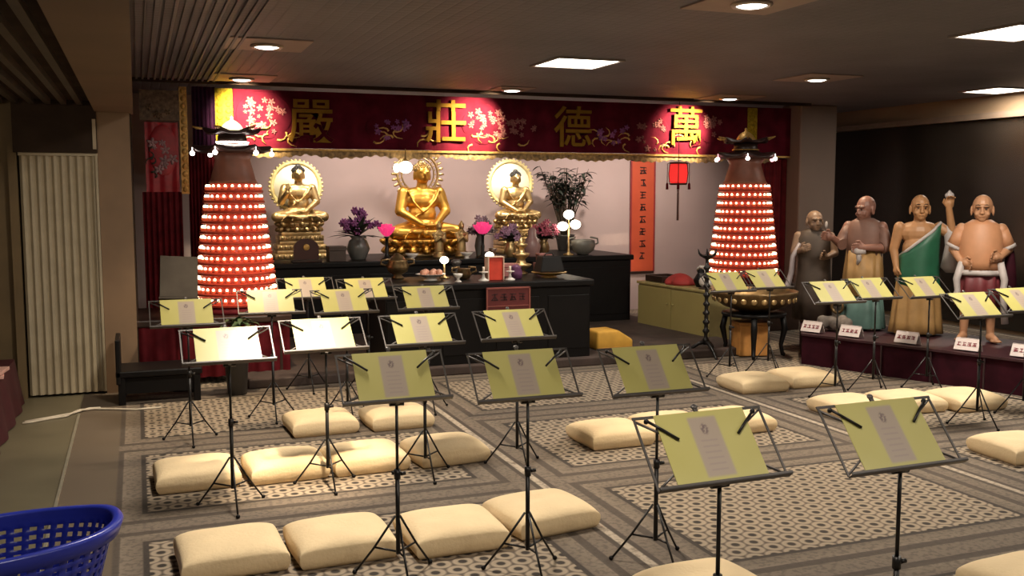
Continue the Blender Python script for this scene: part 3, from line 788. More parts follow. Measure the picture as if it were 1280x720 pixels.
# ================================================================== PLANTS AND FLOWERS
def pot_plant(name, label, x, y, z0, pot, h, spread, n, ll, m, stem_h=None, cat='plant'):
    t = thing(name, label, cat, (x, y, z0))
    b = MB(); b.lathe([(pot[0]*0.7, 0), (pot[0]*0.75, 0.01), (pot[0], pot[1]*0.9), (pot[0]*1.08, pot[1]), (pot[0]*0.9, pot[1]), (pot[0]*0.85, pot[1]*0.9), (0.001, pot[1]*0.9)], 24); fin(b, 'pot', pot[2], t)
    st = MB(); lf = MB()
    k0 = max(4, n//12)
    for k in range(k0):
        a = 2*PI*k/k0+random.random()*0.5; q = random.uniform(0.2, 1.0)
        top = Vector((spread*q*math.cos(a), spread*q*math.sin(a)*0.7, h*random.uniform(0.75, 1.0)))
        base = Vector((pot[0]*0.3*math.cos(a), pot[0]*0.3*math.sin(a), pot[1]*0.85))
        pts = [base.lerp(top, u/5)+Vector((0, 0, 0.05*h*math.sin(PI*u/5))) for u in range(6)]
        st.tube(pts, [0.009, 0.008, 0.007, 0.006, 0.005, 0.003], 6)
        for j in range(n//k0):
            u = (stem_h or 0.35)+(1-(stem_h or 0.35))*random.random()
            p = base.lerp(top, u)+Vector((0, 0, 0.05*h*math.sin(PI*u)))
            an = random.uniform(0, 2*PI)
            lf.leaf(p, (math.cos(an), math.sin(an), random.uniform(-0.2, 0.7)), ll*random.uniform(0.6, 1.2), ll*0.34, 0.4)
    fin(st, 'stems', mat('stem_brown', (0.07, 0.05, 0.03), 0.7), t); fin(lf, 'foliage', m, t)
    return t
m_potdark = mat('dark_pot', (0.04, 0.035, 0.032), 0.35)
pot_plant('potted_tree', 'leafy potted tree behind the right halo in front of the mauve wall', 5.08, 11.48, BZ, (0.12, 0.20, m_potdark), 1.08, 0.42, 330, 0.15, m_darkleaf, 0.45)
pot_plant('potted_plant', 'green plant in a tall tapering dark pot standing before the left lantern tower', 0.70, 8.0, 0, (0.10, 0.40, m_potdark), 0.66, 0.18, 70, 0.12, m_green, 0.6)
def bouquet(x, y, z0, label, vh, vr, h, spread, mf, mv, seed):
    rnd = random.Random(seed)
    t = thing('flower_arrangement', label, 'flowers', (x, y, z0))
    b = MB(); b.lathe([(vr*0.6,0),(vr*0.65,0.012),(vr,vh*0.45),(vr*0.75,vh*0.8),(vr*0.55,vh*0.88),(vr*0.75,vh),(vr*0.6,vh),(vr*0.4,vh*0.86),(0.001,vh*0.86)], 24); fin(b, 'vase', mv, t)
    lf = MB(); fl = MB()
    for k in range(46):
        a = rnd.uniform(0, 2*PI); e = rnd.uniform(0.15, 1.3)
        lf.leaf((0, 0, vh*0.95), (math.cos(a)*math.cos(e), math.sin(a)*math.cos(e)*0.7, math.sin(e)), h*rnd.uniform(0.6, 1.05), 0.06, 0.25)
    for k in range(26):
        a = rnd.uniform(0, 2*PI); e = rnd.uniform(0.2, 1.45); q = rnd.uniform(0.45, 0.95)
        c = Vector((spread*math.cos(a)*math.cos(e)*q*1.2, spread*0.7*math.sin(a)*math.cos(e)*q, vh+h*math.sin(e)*q*0.9))
        for j in range(6):
            an = 2*PI*j/6
            fl.ell(c+Vector((0.024*math.cos(an), -0.006, 0.024*math.sin(an))), (0.022, 0.010, 0.013), rot=(rnd.uniform(-.4, .4), -an, 0), seg=8, rings=5)
        fl.ell(c+Vector((0, -0.014, 0)), 0.010, seg=8, rings=5)
    fin(lf, 'foliage', m_darkleaf, t); fin(fl, 'blossoms', mf, t)
m_vase = mat('grey_vase', (0.12, 0.12, 0.11), 0.3)
bouquet(2.27, 10.76, BZ, 'purple flower arrangement in a grey vase left of the large golden buddha', 0.26, 0.13, 0.36, 0.27, m_purplep, m_vase, 1)
bouquet(3.70, 10.80, BZ, 'dark leaved arrangement with pale blossoms right of the large golden buddha', 0.26, 0.06, 0.22, 0.14, mat('dusty_petal', (0.30, 0.2, 0.24), 0.5, var=0.3), m_vase, 2)
bouquet(3.98, 10.54, BZ, 'mauve flower arrangement in front of the white halo buddha', 0.18, 0.07, 0.22, 0.16, mat('mauve_blossom', (0.36, 0.2, 0.3), 0.5, var=0.4, scale=30), m_gold2, 3)
bouquet(4.42, 10.60, BZ, 'rose coloured flower arrangement below the potted tree', 0.20, 0.07, 0.24, 0.16, mat('rose_blossom', (0.42, 0.09, 0.14), 0.5, var=0.4, scale=30), m_bronze, 4)
# lotus lamps in pink
def lotus_lamp(x, y, z0, h, label, m, r=0.075):
    t = thing('lotus_lamp', label, 'lamp', (x, y, z0))
    b = MB(); b.lathe([(0.07,0),(0.072,0.015),(0.03,0.035),(0.018,0.08),(0.022,h*0.5),(0.016,h*0.55),(0.018,h-0.02),(0.04,h),(0.001,h)], 16); fin(b, 'stand', m_blackmetal, t)
    b = MB(); b.ell((0,0,h+0.07), (r*0.7, r*0.7, 0.07))
    for row in range(2):
        for k in range(8):
            a = 2*PI*(k+0.5*row)/8
            b.ell((r*(0.62+0.3*row)*math.cos(a), r*(0.62+0.3*row)*math.sin(a), h+0.075-0.02*row), (0.034, 0.014, 0.065), rot=(-0.3-0.35*row, 0, a-PI/2), seg=10, rings=7)
    fin(b, 'petals', m, t)
m_pinkglow = mat('pink_lotus_glow', (0.75, 0.04, 0.16), 0.4, emit=(1.0, 0.05, 0.22), es=0.7)
lotus_lamp(3.62, 10.46, BZ, 0.27, 'glowing pink lotus lamp to the right of the large golden buddha', m_pinkglow)
lotus_lamp(2.52, 10.455, BZ, 0.26, 'glowing pink lotus lamp to the left of the large golden buddha', m_pinkglow, 0.06)

# ================================================================== THINGS ON THE OFFERING ALTAR
AZ = 0.80
globe_lamp(2.65, 8.75, AZ, 0.14, 0.040, 'small white globe lamp on a stalk left of the red offering box')
globe_lamp(3.085, 8.72, AZ, 0.17, 0.042, 'small white globe lamp just behind the red offering box')
globe_lamp(4.72, 10.56, BZ, 0.33, 0.062, 'cluster of three white globes at the right end of the high altar', 3, 0.085)
t = thing('offering_box', 'upright red offering box with white edges on the black altar', 'box', (3.03, 8.45, AZ))
b = MB(); b.box((0, 0, 0.105), (0.145, 0.11, 0.21), bev=0.006); fin(b, 'box_body', mat('vermilion', (0.62, 0.055, 0.03), 0.45), t)
b = MB()
for q in (-1, 1): b.box((q*0.073, -0.02, 0.105), (0.010, 0.10, 0.215), bev=0.002)
b.box((0, -0.02, 0.214), (0.156, 0.10, 0.008)); fin(b, 'edging', mat('pale_edge', (0.7, 0.5, 0.38), 0.5), t)
def dish(x, y, z0, r, label, m, n, fm, fr, foot=0.03, cat='dish'):
    t = thing('offering_dish', label, cat, (x, y, z0))
    b = MB(); b.lathe([(r*0.45,0),(r*0.45,0.006),(r*0.25,foot*0.6),(r*0.5,foot),(r*0.95,foot+0.025),(r,foot+0.03),(r*0.9,foot+0.028),(r*0.4,foot+0.010),(0.001,foot+0.008)], 28); fin(b, 'dish', m, t)
    return t
def fruit(x, y, z, r, label, m, group):
    b = MB(); b.lathe([(0.001, -r*0.88), (r*0.5, -r*0.82), (r*0.92, -r*0.35), (r, 0.05*r), (r*0.86, r*0.55), (r*0.45, r*0.86), (r*0.12, r*0.80), (r*0.05, r*0.84), (r*0.05, r*1.05), (0.001, r*1.05)], 16)
    o = fin(b, 'fruit', m, None, (x, y, z)); tag(o, label, 'fruit', group)
dish(2.48, 8.62, AZ, 0.14, 'pale footed dish of fruit at the left of the black altar', m_white, 0, None, 0)
m_fruit = mat('peach_fruit', (0.62, 0.30, 0.20), 0.45, var=0.2)
for k, (dx_, dy_) in enumerate(((-0.075, -0.03), (0.0, -0.06), (0.075, -0.02), (-0.03, 0.055), (0.045, 0.05))):
    fruit(2.48+dx_, 8.62+dy_, AZ+0.070, 0.033, 'small peach coloured fruit lying in the pale footed dish', m_fruit, 'fruit in the pale dish')
dish(3.62, 8.55, AZ, 0.17, 'wide brass tray with pale rim under the black draped box', m_dimgold, 0, None, 0, 0.02)
t = thing('draped_box', 'black draped box with slanting sides on the brass tray', 'box', (3.62, 8.55, AZ+0.052))
b = MB(); b.box((0, 0, 0.075), (0.25, 0.20, 0.15), taper=0.74, bev=0.012); fin(b, 'drape', m_black, t)
b = MB(); b.tube([(-0.05,0,0.148),(-0.03,0,0.172),(0.03,0,0.172),(0.05,0,0.148)], 0.007, 8); fin(b, 'handle', m_blackmetal, t)
def jar(x, y, z0, prof, label, m, name='urn', cat='urn', handles=None):
    t = thing(name, label, cat, (x, y, z0))
    b = MB(); b.lathe(prof, 28); fin(b, 'vessel', m, t)
    if handles:
        for q in (-1, 1):
            b = MB(); r0, z_, hz = handles
            b.tube([(q*r0*0.9, 0, z_), (q*(r0+0.06), 0, z_+hz*0.35), (q*(r0+0.05), 0, z_+hz*0.9), (q*r0*0.7, 0, z_+hz*1.05)], 0.011, 8); fin(b, 'handle', m, t)
    return t
jar(4.22, 10.47, BZ, [(0.07,0),(0.08,0.02),(0.10,0.12),(0.075,0.2),(0.045,0.24),(0.05,0.30),(0.03,0.33),(0.001,0.34)], 'tall dusky pink covered jar on the high altar behind the draped box', mat('dusky_pink', (0.30, 0.17, 0.16), 0.35))
jar(4.93, 10.62, BZ, [(0.06,0),(0.07,0.01),(0.13,0.05),(0.15,0.12),(0.14,0.17),(0.11,0.18),(0.11,0.16),(0.001,0.15)], 'grey round urn with two arched handles at the right end of the high altar', mat('grey_urn', (0.16, 0.15, 0.13), 0.4), handles=(0.14, 0.10, 0.10))
def small_box(x, y, z0, d, label, m, name='gift_box', lid=True, rz=0):
    t = thing(name, label, 'box', (x, y, z0), rz)
    b = MB(); b.box((0,0,d[2]*0.35), (d[0], d[1], d[2]*0.7), bev=0.005); fin(b, 'box_body', m, t)
    b = MB(); b.box((0,0,d[2]*0.86), (d[0]*1.05, d[1]*1.05, d[2]*0.3), bev=0.005); fin(b, 'lid', m, t)
small_box(3.31, 8.80, AZ, (0.15, 0.12, 0.12), 'dull pink lidded box behind the purple jar on the black altar', mat('dull_pink', (0.34, 0.13, 0.12), 0.5))
jar(3.26, 8.48, AZ, [(0.04,0),(0.055,0.01),(0.06,0.06),(0.045,0.10),(0.05,0.115),(0.02,0.13),(0.001,0.135)], 'small purple covered jar right of the red offering box', mat('purple_glaze', (0.12, 0.04, 0.10), 0.3), 'covered_jar', 'jar')
def candlestick(x, y, z0, label):
    t = thing('candlestick', label, 'candlestick', (x, y, z0))
    b = MB(); b.lathe([(0.045,0),(0.048,0.01),(0.015,0.03),(0.010,0.06),(0.018,0.075),(0.040,0.08),(0.042,0.085),(0.001,0.087)], 16); fin(b, 'stand', m_white, t)
    b = MB(); b.tube([(0,0,0.086),(0,0,0.13)], 0.011, 10); fin(b, 'candle', mat('candle_wax', (0.7, 0.6, 0.5), 0.5), t)
candlestick(2.90, 8.36, AZ, 'short white candlestick left of the red offering box')
candlestick(3.155, 8.36, AZ, 'short white candlestick right of the red offering box')
jar(2.66, 8.36, AZ, [(0.03,0),(0.032,0.005),(0.012,0.02),(0.012,0.035),(0.035,0.05),(0.042,0.075),(0.036,0.075),(0.001,0.06)], 'white stemmed offering cup on the front edge of the black altar', m_white, 'offering_cup', 'cup')
jar(2.80, 8.62, AZ, [(0.03,0),(0.05,0.01),(0.07,0.05),(0.055,0.09),(0.06,0.10),(0.05,0.10),(0.001,0.085)], 'small dark bronze incense burner on the black altar', m_bronze, 'incense_burner', 'incense burner', (0.06, 0.05, 0.06))
jar(3.485, 8.93, AZ, [(0.06,0),(0.065,0.015),(0.03,0.04),(0.09,0.075),(0.105,0.10),(0.05,0.115),(0.04,0.15),(0.075,0.18),(0.088,0.205),(0.04,0.215),(0.03,0.25),(0.055,0.275),(0.065,0.295),(0.03,0.31),(0.012,0.35),(0.001,0.37)], 'tiered pale gold lotus ornament at the back of the black altar', m_gold2, 'lotus_ornament', 'ornament')
small_box(3.72, 8.92, AZ, (0.17, 0.13, 0.11), 'lower dusky rose box at the back right of the black altar', mat('dusky_rose', (0.26, 0.10, 0.09), 0.5))
small_box(3.72, 8.92, AZ+0.1115, (0.13, 0.10, 0.09), 'upper dusky rose box stacked on a wider one on the black altar', mat('dusky_rose', (0.26, 0.10, 0.09), 0.5))
jar(3.20, 8.95, AZ, [(0.04,0),(0.05,0.01),(0.065,0.08),(0.05,0.15),(0.028,0.19),(0.026,0.23),(0.045,0.26),(0.001,0.25)], 'tall dark brown vase at the back of the black altar', mat('brown_glaze', (0.07, 0.035, 0.022), 0.3), 'vase', 'vase')
jar(2.24, 8.88, AZ, [(0.05,0),(0.06,0.012),(0.035,0.035),(0.09,0.07),(0.105,0.12),(0.085,0.16),(0.095,0.175),(0.08,0.175),(0.05,0.21),(0.02,0.235),(0.001,0.24)], 'dark bronze covered censer with two ears at the left of the black altar', m_bronze, 'censer', 'incense burner', (0.10, 0.12, 0.06))
jar(2.82, 8.92, AZ, [(0.03,0),(0.034,0.01),(0.012,0.03),(0.014,0.08),(0.045,0.12),(0.05,0.145),(0.03,0.16),(0.001,0.16)], 'small silvery goblet behind the bronze incense burner', m_steel, 'goblet', 'cup')
# spirit tablet and dark block before the left buddha
t = thing('arched_tablet', 'dark arch-topped wooden tablet before the left buddha', 'tablet', (1.66, 10.5, BZ))
b = MB(); pts = [(-0.13, 0.03), (0.13, 0.03)]+[(0.13*math.cos(PI*k/12), 0.15+0.10*math.sin(PI*k/12)) for k in range(13)]
b.prism(pts, -0.02, 0.02); fin(b, 'tablet', mat('tablet_wood', (0.06, 0.022, 0.018), 0.35), t, sharp=40)
b = MB(); b.box((0, 0, 0.015), (0.32, 0.10, 0.03), bev=0.006); fin(b, 'foot', m_darkwood, t)
b = MB(); b.ell((0, -0.022, 0.16), (0.035, 0.006, 0.035), seg=10, rings=6); fin(b, 'rosette', m_dimgold, t)
small_box(1.99, 10.58, BZ, (0.18, 0.20, 0.16), 'dark brown chest between the left buddha and the purple flowers', mat('brown_chest', (0.07, 0.045, 0.035), 0.5), 'chest')
for x, l in ((2.80, 'white lotus bowl at the foot of the large golden buddha, left'), (3.43, 'white lotus bowl at the foot of the large golden buddha, right')):
    jar(x, 10.46, BZ, [(0.03,0),(0.032,0.006),(0.02,0.02),(0.055,0.045),(0.075,0.07),(0.062,0.07),(0.001,0.045)], l, m_white, 'lotus_bowl', 'bowl')

# ================================================================== RIGHT OF THE ALTAR
# kneeling stool in yellow
t = thing('kneeling_stool', 'yellow padded kneeling stool with sloping top by the black altar', 'stool', (4.28, 8.60, 0.08))
b = MB(); pts = [(-0.19, 0.0), (0.20, 0.0), (0.20, 0.09), (0.04, 0.19), (-0.19, 0.185)]
b.prism(pts, -0.13, 0.15); es = b.bm.edges[:]; bmesh.ops.bevel(b.bm, geom=es, offset=0.022, segments=3, profile=0.5, affect='EDGES')
fin(b, 'pad', mat('ochre_cloth', (0.62, 0.33, 0.045), 0.7, var=0.12), t, sharp=60)
b = MB(); b.tube([(-0.185, -0.132, 0.02), (0.195, -0.132, 0.02)], 0.006, 6); fin(b, 'piping', mat('ochre_dark', (0.35, 0.17, 0.03), 0.7), t)
# cabinet with two pale doors
t = thing('low_cabinet', 'low cabinet with two pale yellow doors right of the altar', 'cabinet', (5.74, 9.56, 0.0), 0.10)
m_cab = mat('pale_yellow_door', (0.36, 0.29, 0.105), 0.45, var=0.06, scale=2)
b = MB(); b.box((0.0, 0, 0.28), (0.44, 1.32, 0.52), bev=0.006); fin(b, 'body', mat('cabinet_body', (0.30, 0.24, 0.10), 0.5), t)
b = MB(); b.box((0, 0, 0.555), (0.48, 1.36, 0.03), bev=0.006); fin(b, 'top', mat('cabinet_top', (0.40, 0.32, 0.13), 0.4), t)
for q in (-1, 1):
    b = MB(); b.box((-0.228, q*0.328, 0.29), (0.018, 0.64, 0.47), bev=0.004); d_ = fin(b, 'door', m_cab, t)
    b = MB(); b.lathe([(0.008,0),(0.006,0.012),(0.012,0.018),(0.010,0.026),(0.001,0.028)], 12); bmesh.ops.rotate(b.bm, verts=b.bm.verts[:], cent=(0,0,0), matrix=Matrix.Rotation(-PI/2, 3, 'Y'))
    bmesh.ops.translate(b.bm, verts=b.bm.verts[:], vec=(-0.236, q*0.05, 0.36)); fin(b, 'knob', m_cab, d_)
b = MB(); b.box((0.0, 0, 0.012), (0.46, 1.34, 0.024)); fin(b, 'plinth', m_darkwood, t)
t = thing('tray', 'shallow dark tray on the far end of the pale yellow cabinet', 'tray', (5.68, 9.98, 0.571), 0.1)
b = MB(); b.box((0,0,0.006), (0.30, 0.34, 0.012), bev=0.003); fin(b, 'tray_floor', m_darkwood, t)
b = MB()
for q in (-1, 1): b.box((q*0.15, 0, 0.04), (0.014, 0.34, 0.07), bev=0.004); b.box((0, q*0.165, 0.04), (0.30, 0.014, 0.07), bev=0.004)
fin(b, 'rim', m_darkwood, t)
b = MB(); rows = []
for j in range(8):
    z = [0, 0.02, 0.05, 0.08, 0.10, 0.115, 0.122, 0.125][j]; r = [0.15, 0.16, 0.145, 0.115, 0.085, 0.055, 0.025, 0.004][j]
    rows.append([(r*(1+0.12*math.sin(5*2*PI*k/40+j*0.4)+0.05*math.sin(11*2*PI*k/40))*math.cos(2*PI*k/40), 1.2*r*math.sin(2*PI*k/40), z) for k in range(40)])
b.loft(rows, cap=True); o = fin(b, 'folded_cloth', mat('bright_red_cloth', (0.40, 0.035, 0.03), 0.7, var=0.15), None, (5.66, 9.60, 0.572)); tag(o, 'heap of red cloth on the pale yellow cabinet', 'cloth')
t = thing('swan_ornament', 'white curved neck ornament at the near end of the pale yellow cabinet', 'ornament', (5.64, 9.05, 0.572))
b = MB(); b.ell((0.03, 0.03, 0.07), (0.07, 0.10, 0.065)); b.tube([(0.0, -0.03, 0.10), (-0.03, -0.09, 0.17), (-0.05, -0.07, 0.23), (-0.07, -0.01, 0.24), (-0.08, 0.04, 0.205)], [0.03, 0.024, 0.020, 0.018, 0.010], 10)
fin(b, 'body', m_white, t)
b = MB(); b.lathe([(0.07,0),(0.07,0.01),(0.05,0.018),(0.001,0.018)], 20); fin(b, 'base', m_darkwood, t)
jar(5.72, 9.27, 0.572, [(0.05,0),(0.055,0.01),(0.08,0.07),(0.05,0.13),(0.035,0.15),(0.05,0.19),(0.03,0.22),(0.001,0.24)], 'black covered urn next to the white ornament on the cabinet', m_black, 'covered_urn', 'urn')
# scroll
t = thing('scroll', 'tall orange red paper scroll with a column of brushed characters on the mauve wall', 'scroll', (6.43, 11.935, -0.01)); t.scale = (1.02, 1, 1.0)
b = MB(); b.box((0, 0, 1.28), (0.33, 0.012, 1.50)); fin(b, 'paper', mat('vermilion_paper', (0.56, 0.085, 0.03), 0.65, var=0.08, scale=3), t)
b = MB(); b.box((0.0, -0.006, 0.52), (0.35, 0.03, 0.03), bev=0.008); b.box((0, -0.006, 2.04), (0.35, 0.03, 0.03), bev=0.008); fin(b, 'rollers', m_darkwood, t)
b = MB(); R2 = random.Random(11)
for k in range(8): scrawl(b, 0.0, 1.90-0.165*k, 0.105, -0.009, R2, 0.013)
fin(b, 'brushed_characters', m_inkb, t)
b = MB()
for q in (-1, 1): b.box((q*0.175, -0.002, 1.28), (0.022, 0.016, 1.5))
fin(b, 'border', mat('scroll_border', (0.28, 0.03, 0.03), 0.6), t)
# red palace lantern
t = thing('palace_lantern', 'glowing red hexagonal lantern with tassel hanging right of the scroll', 'lantern', (6.08, 10.40, 1.62))
m_lant = mat('red_lantern_silk', (0.7, 0.02, 0.02), 0.5, emit=(1.0, 0.035, 0.03), es=0.75)
b = MB(); b.lathe([(0.09,0.08),(0.115,0.10),(0.125,0.20),(0.115,0.30),(0.09,0.32),(0.001,0.32)], 6); fin(b, 'silk_body', m_lant, t, sharp=30)
b = MB()
for z_ in (0.075, 0.325): b.lathe([(0.001,z_-0.012),(0.10,z_-0.012),(0.13,z_),(0.10,z_+0.012),(0.001,z_+0.012)], 6)
b.tube([(0,0,0.33),(0,0,1.08)], 0.004, 6)
for k in range(6):
    a = PI*k/3; b.tube([(0.118*math.cos(a), 0.118*math.sin(a), 0.32), (0.131*math.cos(a), 0.131*math.sin(a), 0.20), (0.118*math.cos(a), 0.118*math.sin(a), 0.085)], 0.005, 6)
fin(b, 'frame', m_darkwood, t)
for k in range(6):
    a = PI*k/3; b = MB(); p = (0.15*math.cos(a), 0.15*math.sin(a))
    b.tube([(0.128*math.cos(a), 0.128*math.sin(a), 0.325), (p[0], p[1], 0.315), (p[0], p[1], 0.09)], 0.003, 6); b.lathe([(0.006,0.09),(0.014,0.075),(0.016,0.01),(0.001,0.01)], 8, c=(p[0], p[1], 0)); fin(b, 'corner_tassel', m_darkred, t)
b = MB(); b.tube([(0,0,0.065),(0,0,0.0)], 0.003, 6); b.ell((0,0,-0.005), 0.014); b.lathe([(0.006,-0.01),(0.012,-0.03),(0.014,-0.36),(0.001,-0.36)], 10); fin(b, 'long_tassel', mat('brown_silk', (0.12, 0.06, 0.05), 0.6), t)
# tall black candle stand
t = thing('candle_stand', 'tall black turned candle stand with tripod feet before the pale yellow cabinet', 'candle stand', (5.14, 8.22, 0))
prof = [(0.03, 0.12)]
for k in range(9):
    z = 0.14+0.088*k; prof += [(0.018, z), (0.034, z+0.02), (0.034, z+0.032), (0.018, z+0.05)]
prof += [(0.016, 0.94), (0.001, 0.945)]
b = MB(); b.lathe(prof, 18); fin(b, 'turned_shaft', m_blackmetal, t)
b = MB(); b.lathe([(0.016,0.94),(0.02,0.955),(0.075,0.985),(0.08,0.995),(0.03,0.99),(0.001,0.99)], 20)
for k in range(6):
    a = PI*k/3; b.tube([(0.06*math.cos(a), 0.06*math.sin(a), 0.985), (0.088*math.cos(a), 0.088*math.sin(a), 1.01), (0.10*math.cos(a), 0.10*math.sin(a), 1.05)], [0.012, 0.010, 0.003], 6)
fin(b, 'crown', m_blackmetal, t)
for k in range(3):
    a = 2*PI*k/3+2.6; b = MB()
    b.tube([(0,0,0.15), (0.07*math.cos(a), 0.07*math.sin(a), 0.13), (0.15*math.cos(a), 0.15*math.sin(a), 0.07), (0.19*math.cos(a), 0.19*math.sin(a), 0.016), (0.21*math.cos(a), 0.21*math.sin(a), 0.013)], [0.022, 0.02, 0.017, 0.013, 0.010], 8); fin(b, 'leg', m_blackmetal, t)
# bronze bowl on its stand
t = thing('bronze_bowl', 'wide bronze ritual bowl on a black stand before the right lantern tower', 'bowl', (5.61, 8.11, 0.44)); t.scale = (0.88, 0.88, 0.95)
b = MB(); b.lathe([(0.16,0),(0.18,0.01),(0.34,0.06),(0.44,0.13),(0.47,0.19),(0.475,0.215),(0.455,0.215),(0.44,0.18),(0.32,0.09),(0.001,0.05)], 48); fin(b, 'bowl', m_bronze, t)
b = MB()
for k in range(26):
    a = 2*PI*k/26; b.ell((0.448*math.cos(a), 0.448*math.sin(a), 0.135), (0.035, 0.012, 0.030), rot=(0, 0, a+PI/2), seg=8, rings=6)
fin(b, 'relief_band', m_gold2, t)
t = thing('bowl_stand', 'black four-legged stand under the bronze bowl', 'stand', (5.61, 8.11, 0)); t.scale = (0.82, 0.82, 1.0)
b = MB(); b.lathe([(0.001,0.40),(0.36,0.40),(0.38,0.41),(0.38,0.43),(0.36,0.438),(0.001,0.438)], 36); fin(b, 'ring_top', m_black, t)
for k in range(4):
    a = PI/4+PI/2*k+0.2; b = MB(); c_, s_ = math.cos(a), math.sin(a)
    b.tube([(0.33*c_,0.33*s_,0.40),(0.36*c_,0.36*s_,0.28),(0.32*c_,0.32*s_,0.12),(0.34*c_,0.34*s_,0.03),(0.37*c_,0.37*s_,0.02)], [0.035,0.038,0.026,0.024,0.02], 10); fin(b, 'leg', m_black, t)
t = thing('storage_box', 'orange brown box pushed under the bronze bowl stand', 'box', (5.60, 8.15, 0), -0.25)
b = MB(); b.box((0,0,0.16), (0.30,0.26,0.30), bev=0.01); fin(b, 'box_body', mat('orange_board', (0.50, 0.22, 0.05), 0.6, var=0.2), t)
b = MB(); b.box((0,0,0.325), (0.31,0.27,0.03), bev=0.006); b.box((0,-0.132,0.19),(0.08,0.006,0.03)); fin(b, 'lid', mat('orange_lid', (0.40, 0.17, 0.04), 0.6), t)

# ================================================================== STATUES ALONG THE RIGHT
PA = Vector((5.75, 7.55, 0)); PD = Vector((0.357, -0.934, 0)); PN = Vector((0.934, 0.357, 0)); PZ = 0.29
t = thing('statue_plinth', 'long low dark red cloth-covered plinth carrying the row of statues', 'plinth', (0, 0, 0))
b = MB(); poly = [PA, PA+PD*4.4, PA+PD*4.4+PN*1.05, PA+PN*1.05-PD*0.68]
def polyprism(b, pts, z0, z1):
    n_ = len(pts); b._new([(p.x, p.y, z0) for p in pts]+[(p.x, p.y, z1) for p in pts], [tuple(range(n_-1, -1, -1)), tuple(range(n_, 2*n_))]+[(k, (k+1) % n_, n_+(k+1) % n_, n_+k) for k in range(n_)])
polyprism(b, poly, 0.27, PZ); fin(b, 'top_board', mat('plinth_top', (0.035, 0.008, 0.012), 0.5, var=0.2), t, sharp=30)
b = MB(); rows = []
for z, o_ in ((0.0, 0.012), (0.27, 0.018)):
    rows.append([PA-PN*(-o_-0.004*abs(math.sin(k*PI/9)))+PD*(4.4*k/180)+Vector((0, 0, z)) for k in range(181)])
b.loft(rows, closed=False)
polyprism(b, [PA+PN*0.03, PA+PN*0.03+PD*4.38, PA+PN*1.0+PD*4.38, PA+PN*1.0-PD*0.64], 0.0, 0.27)
fin(b, 'draped_skirt', m_maroon, t, sharp=30)
for k in range(10):
    b = MB(); p = PA+PD*(0.35+0.44*k)+PN*0.006; b.box((p.x, p.y, 0.135), (0.012, 0.012, 0.26), rot=(0, 0, -1.205)); fin(b, 'seam', mat('seam_dark', (0.03, 0.012, 0.014), 0.5), t)

def head(b, s, c, yaw=0.0, tilt=0.0):
    """bald head with brow, nose, mouth, chin and ears; c = skull centre; faces -y turned by yaw"""
    R = Matrix.Rotation(yaw, 3, 'Z') @ Matrix.Rotation(tilt, 3, 'X'); c = Vector(c)
    def e(p, r): b.ell(c+R @ (Vector(p)*s), tuple(q*s for q in r), rot=R.to_euler())
    e((0, 0.010, 0.010), (0.064, 0.074, 0.072)); e((0, -0.022, -0.035), (0.050, 0.050, 0.048)); e((0, -0.040, -0.066), (0.026, 0.024, 0.020))
    e((0, -0.070, -0.018), (0.011, 0.016, 0.022)); e((0, -0.076, -0.030), (0.015, 0.010, 0.009))
    e((0, -0.064, -0.050), (0.021, 0.008, 0.006)); e((0, -0.058, 0.012), (0.048, 0.018, 0.010))
    for q in (-1, 1):
        e((q*0.066, 0.008, -0.018), (0.008, 0.017, 0.032)); e((q*0.030, -0.050, -0.036), (0.018, 0.014, 0.014))
    return c, R
def eyes(parent, s, cR, m):
    c, R = cR
    for q in (-1, 1):
        b = MB(); b.ell(c+R @ (Vector((q*0.024, -0.0665, -0.004))*s), (0.008*s, 0.005*s, 0.004*s), rot=R.to_euler(), seg=10, rings=7); fin(b, 'eye', m, parent)
        b = MB(); b.tube([c+R @ (Vector((q*x_, y_, z_))*s) for x_, y_, z_ in ((0.010, -0.074, 0.016), (0.026, -0.0745, 0.021), (0.043, -0.064, 0.015))], [0.0015*s, 0.0022*s, 0.001*s], 6); fin(b, 'eyebrow', m, parent)
def hand(b, s, w, d, side, curl=0.4, up=None):
    """palm, four unequal curled fingers and a thumb; d = direction of the fingers, side = thumb side"""
    w = Vector(w); d = Vector(d).normalized(); sd = Vector(side); sd = (sd-d*sd.dot(d)).normalized(); nn = d.cross(sd)
    if up is not None and nn.dot(Vector(up)) < 0: nn = -nn
    b.limb(w, w+d*0.03*s, 0.020*s, 0.024*s)
    for k in range(4): b.limb(w+d*0.015*s+sd*(0.021-0.014*k)*s, w+d*0.052*s+sd*(0.024-0.016*k)*s, 0.0115*s, 0.0100*s, 8)
    for k, ln in enumerate((0.046, 0.052, 0.048, 0.036)):
        p0 = w+d*0.052*s+sd*(0.025-0.0165*k)*s
        p1 = p0+(d*math.cos(curl)+nn*math.sin(curl))*ln*0.5*s
        p2 = p1+(d*math.cos(2.2*curl)+nn*math.sin(2.2*curl))*ln*0.5*s
        b.limb(p0, p1, 0.0078*s, 0.0072*s, 8); b.limb(p1, p2, 0.0072*s, 0.0060*s, 8)
    p0 = w+d*0.018*s+sd*0.022*s; p1 = p0+(d*0.6+sd*0.75).normalized()*0.03*s; p2 = p1+(d*0.9+nn*0.4).normalized()*0.024*s
    b.limb(p0, p1, 0.0095*s, 0.008*s, 8); b.limb(p1, p2, 0.008*s, 0.0065*s, 8)
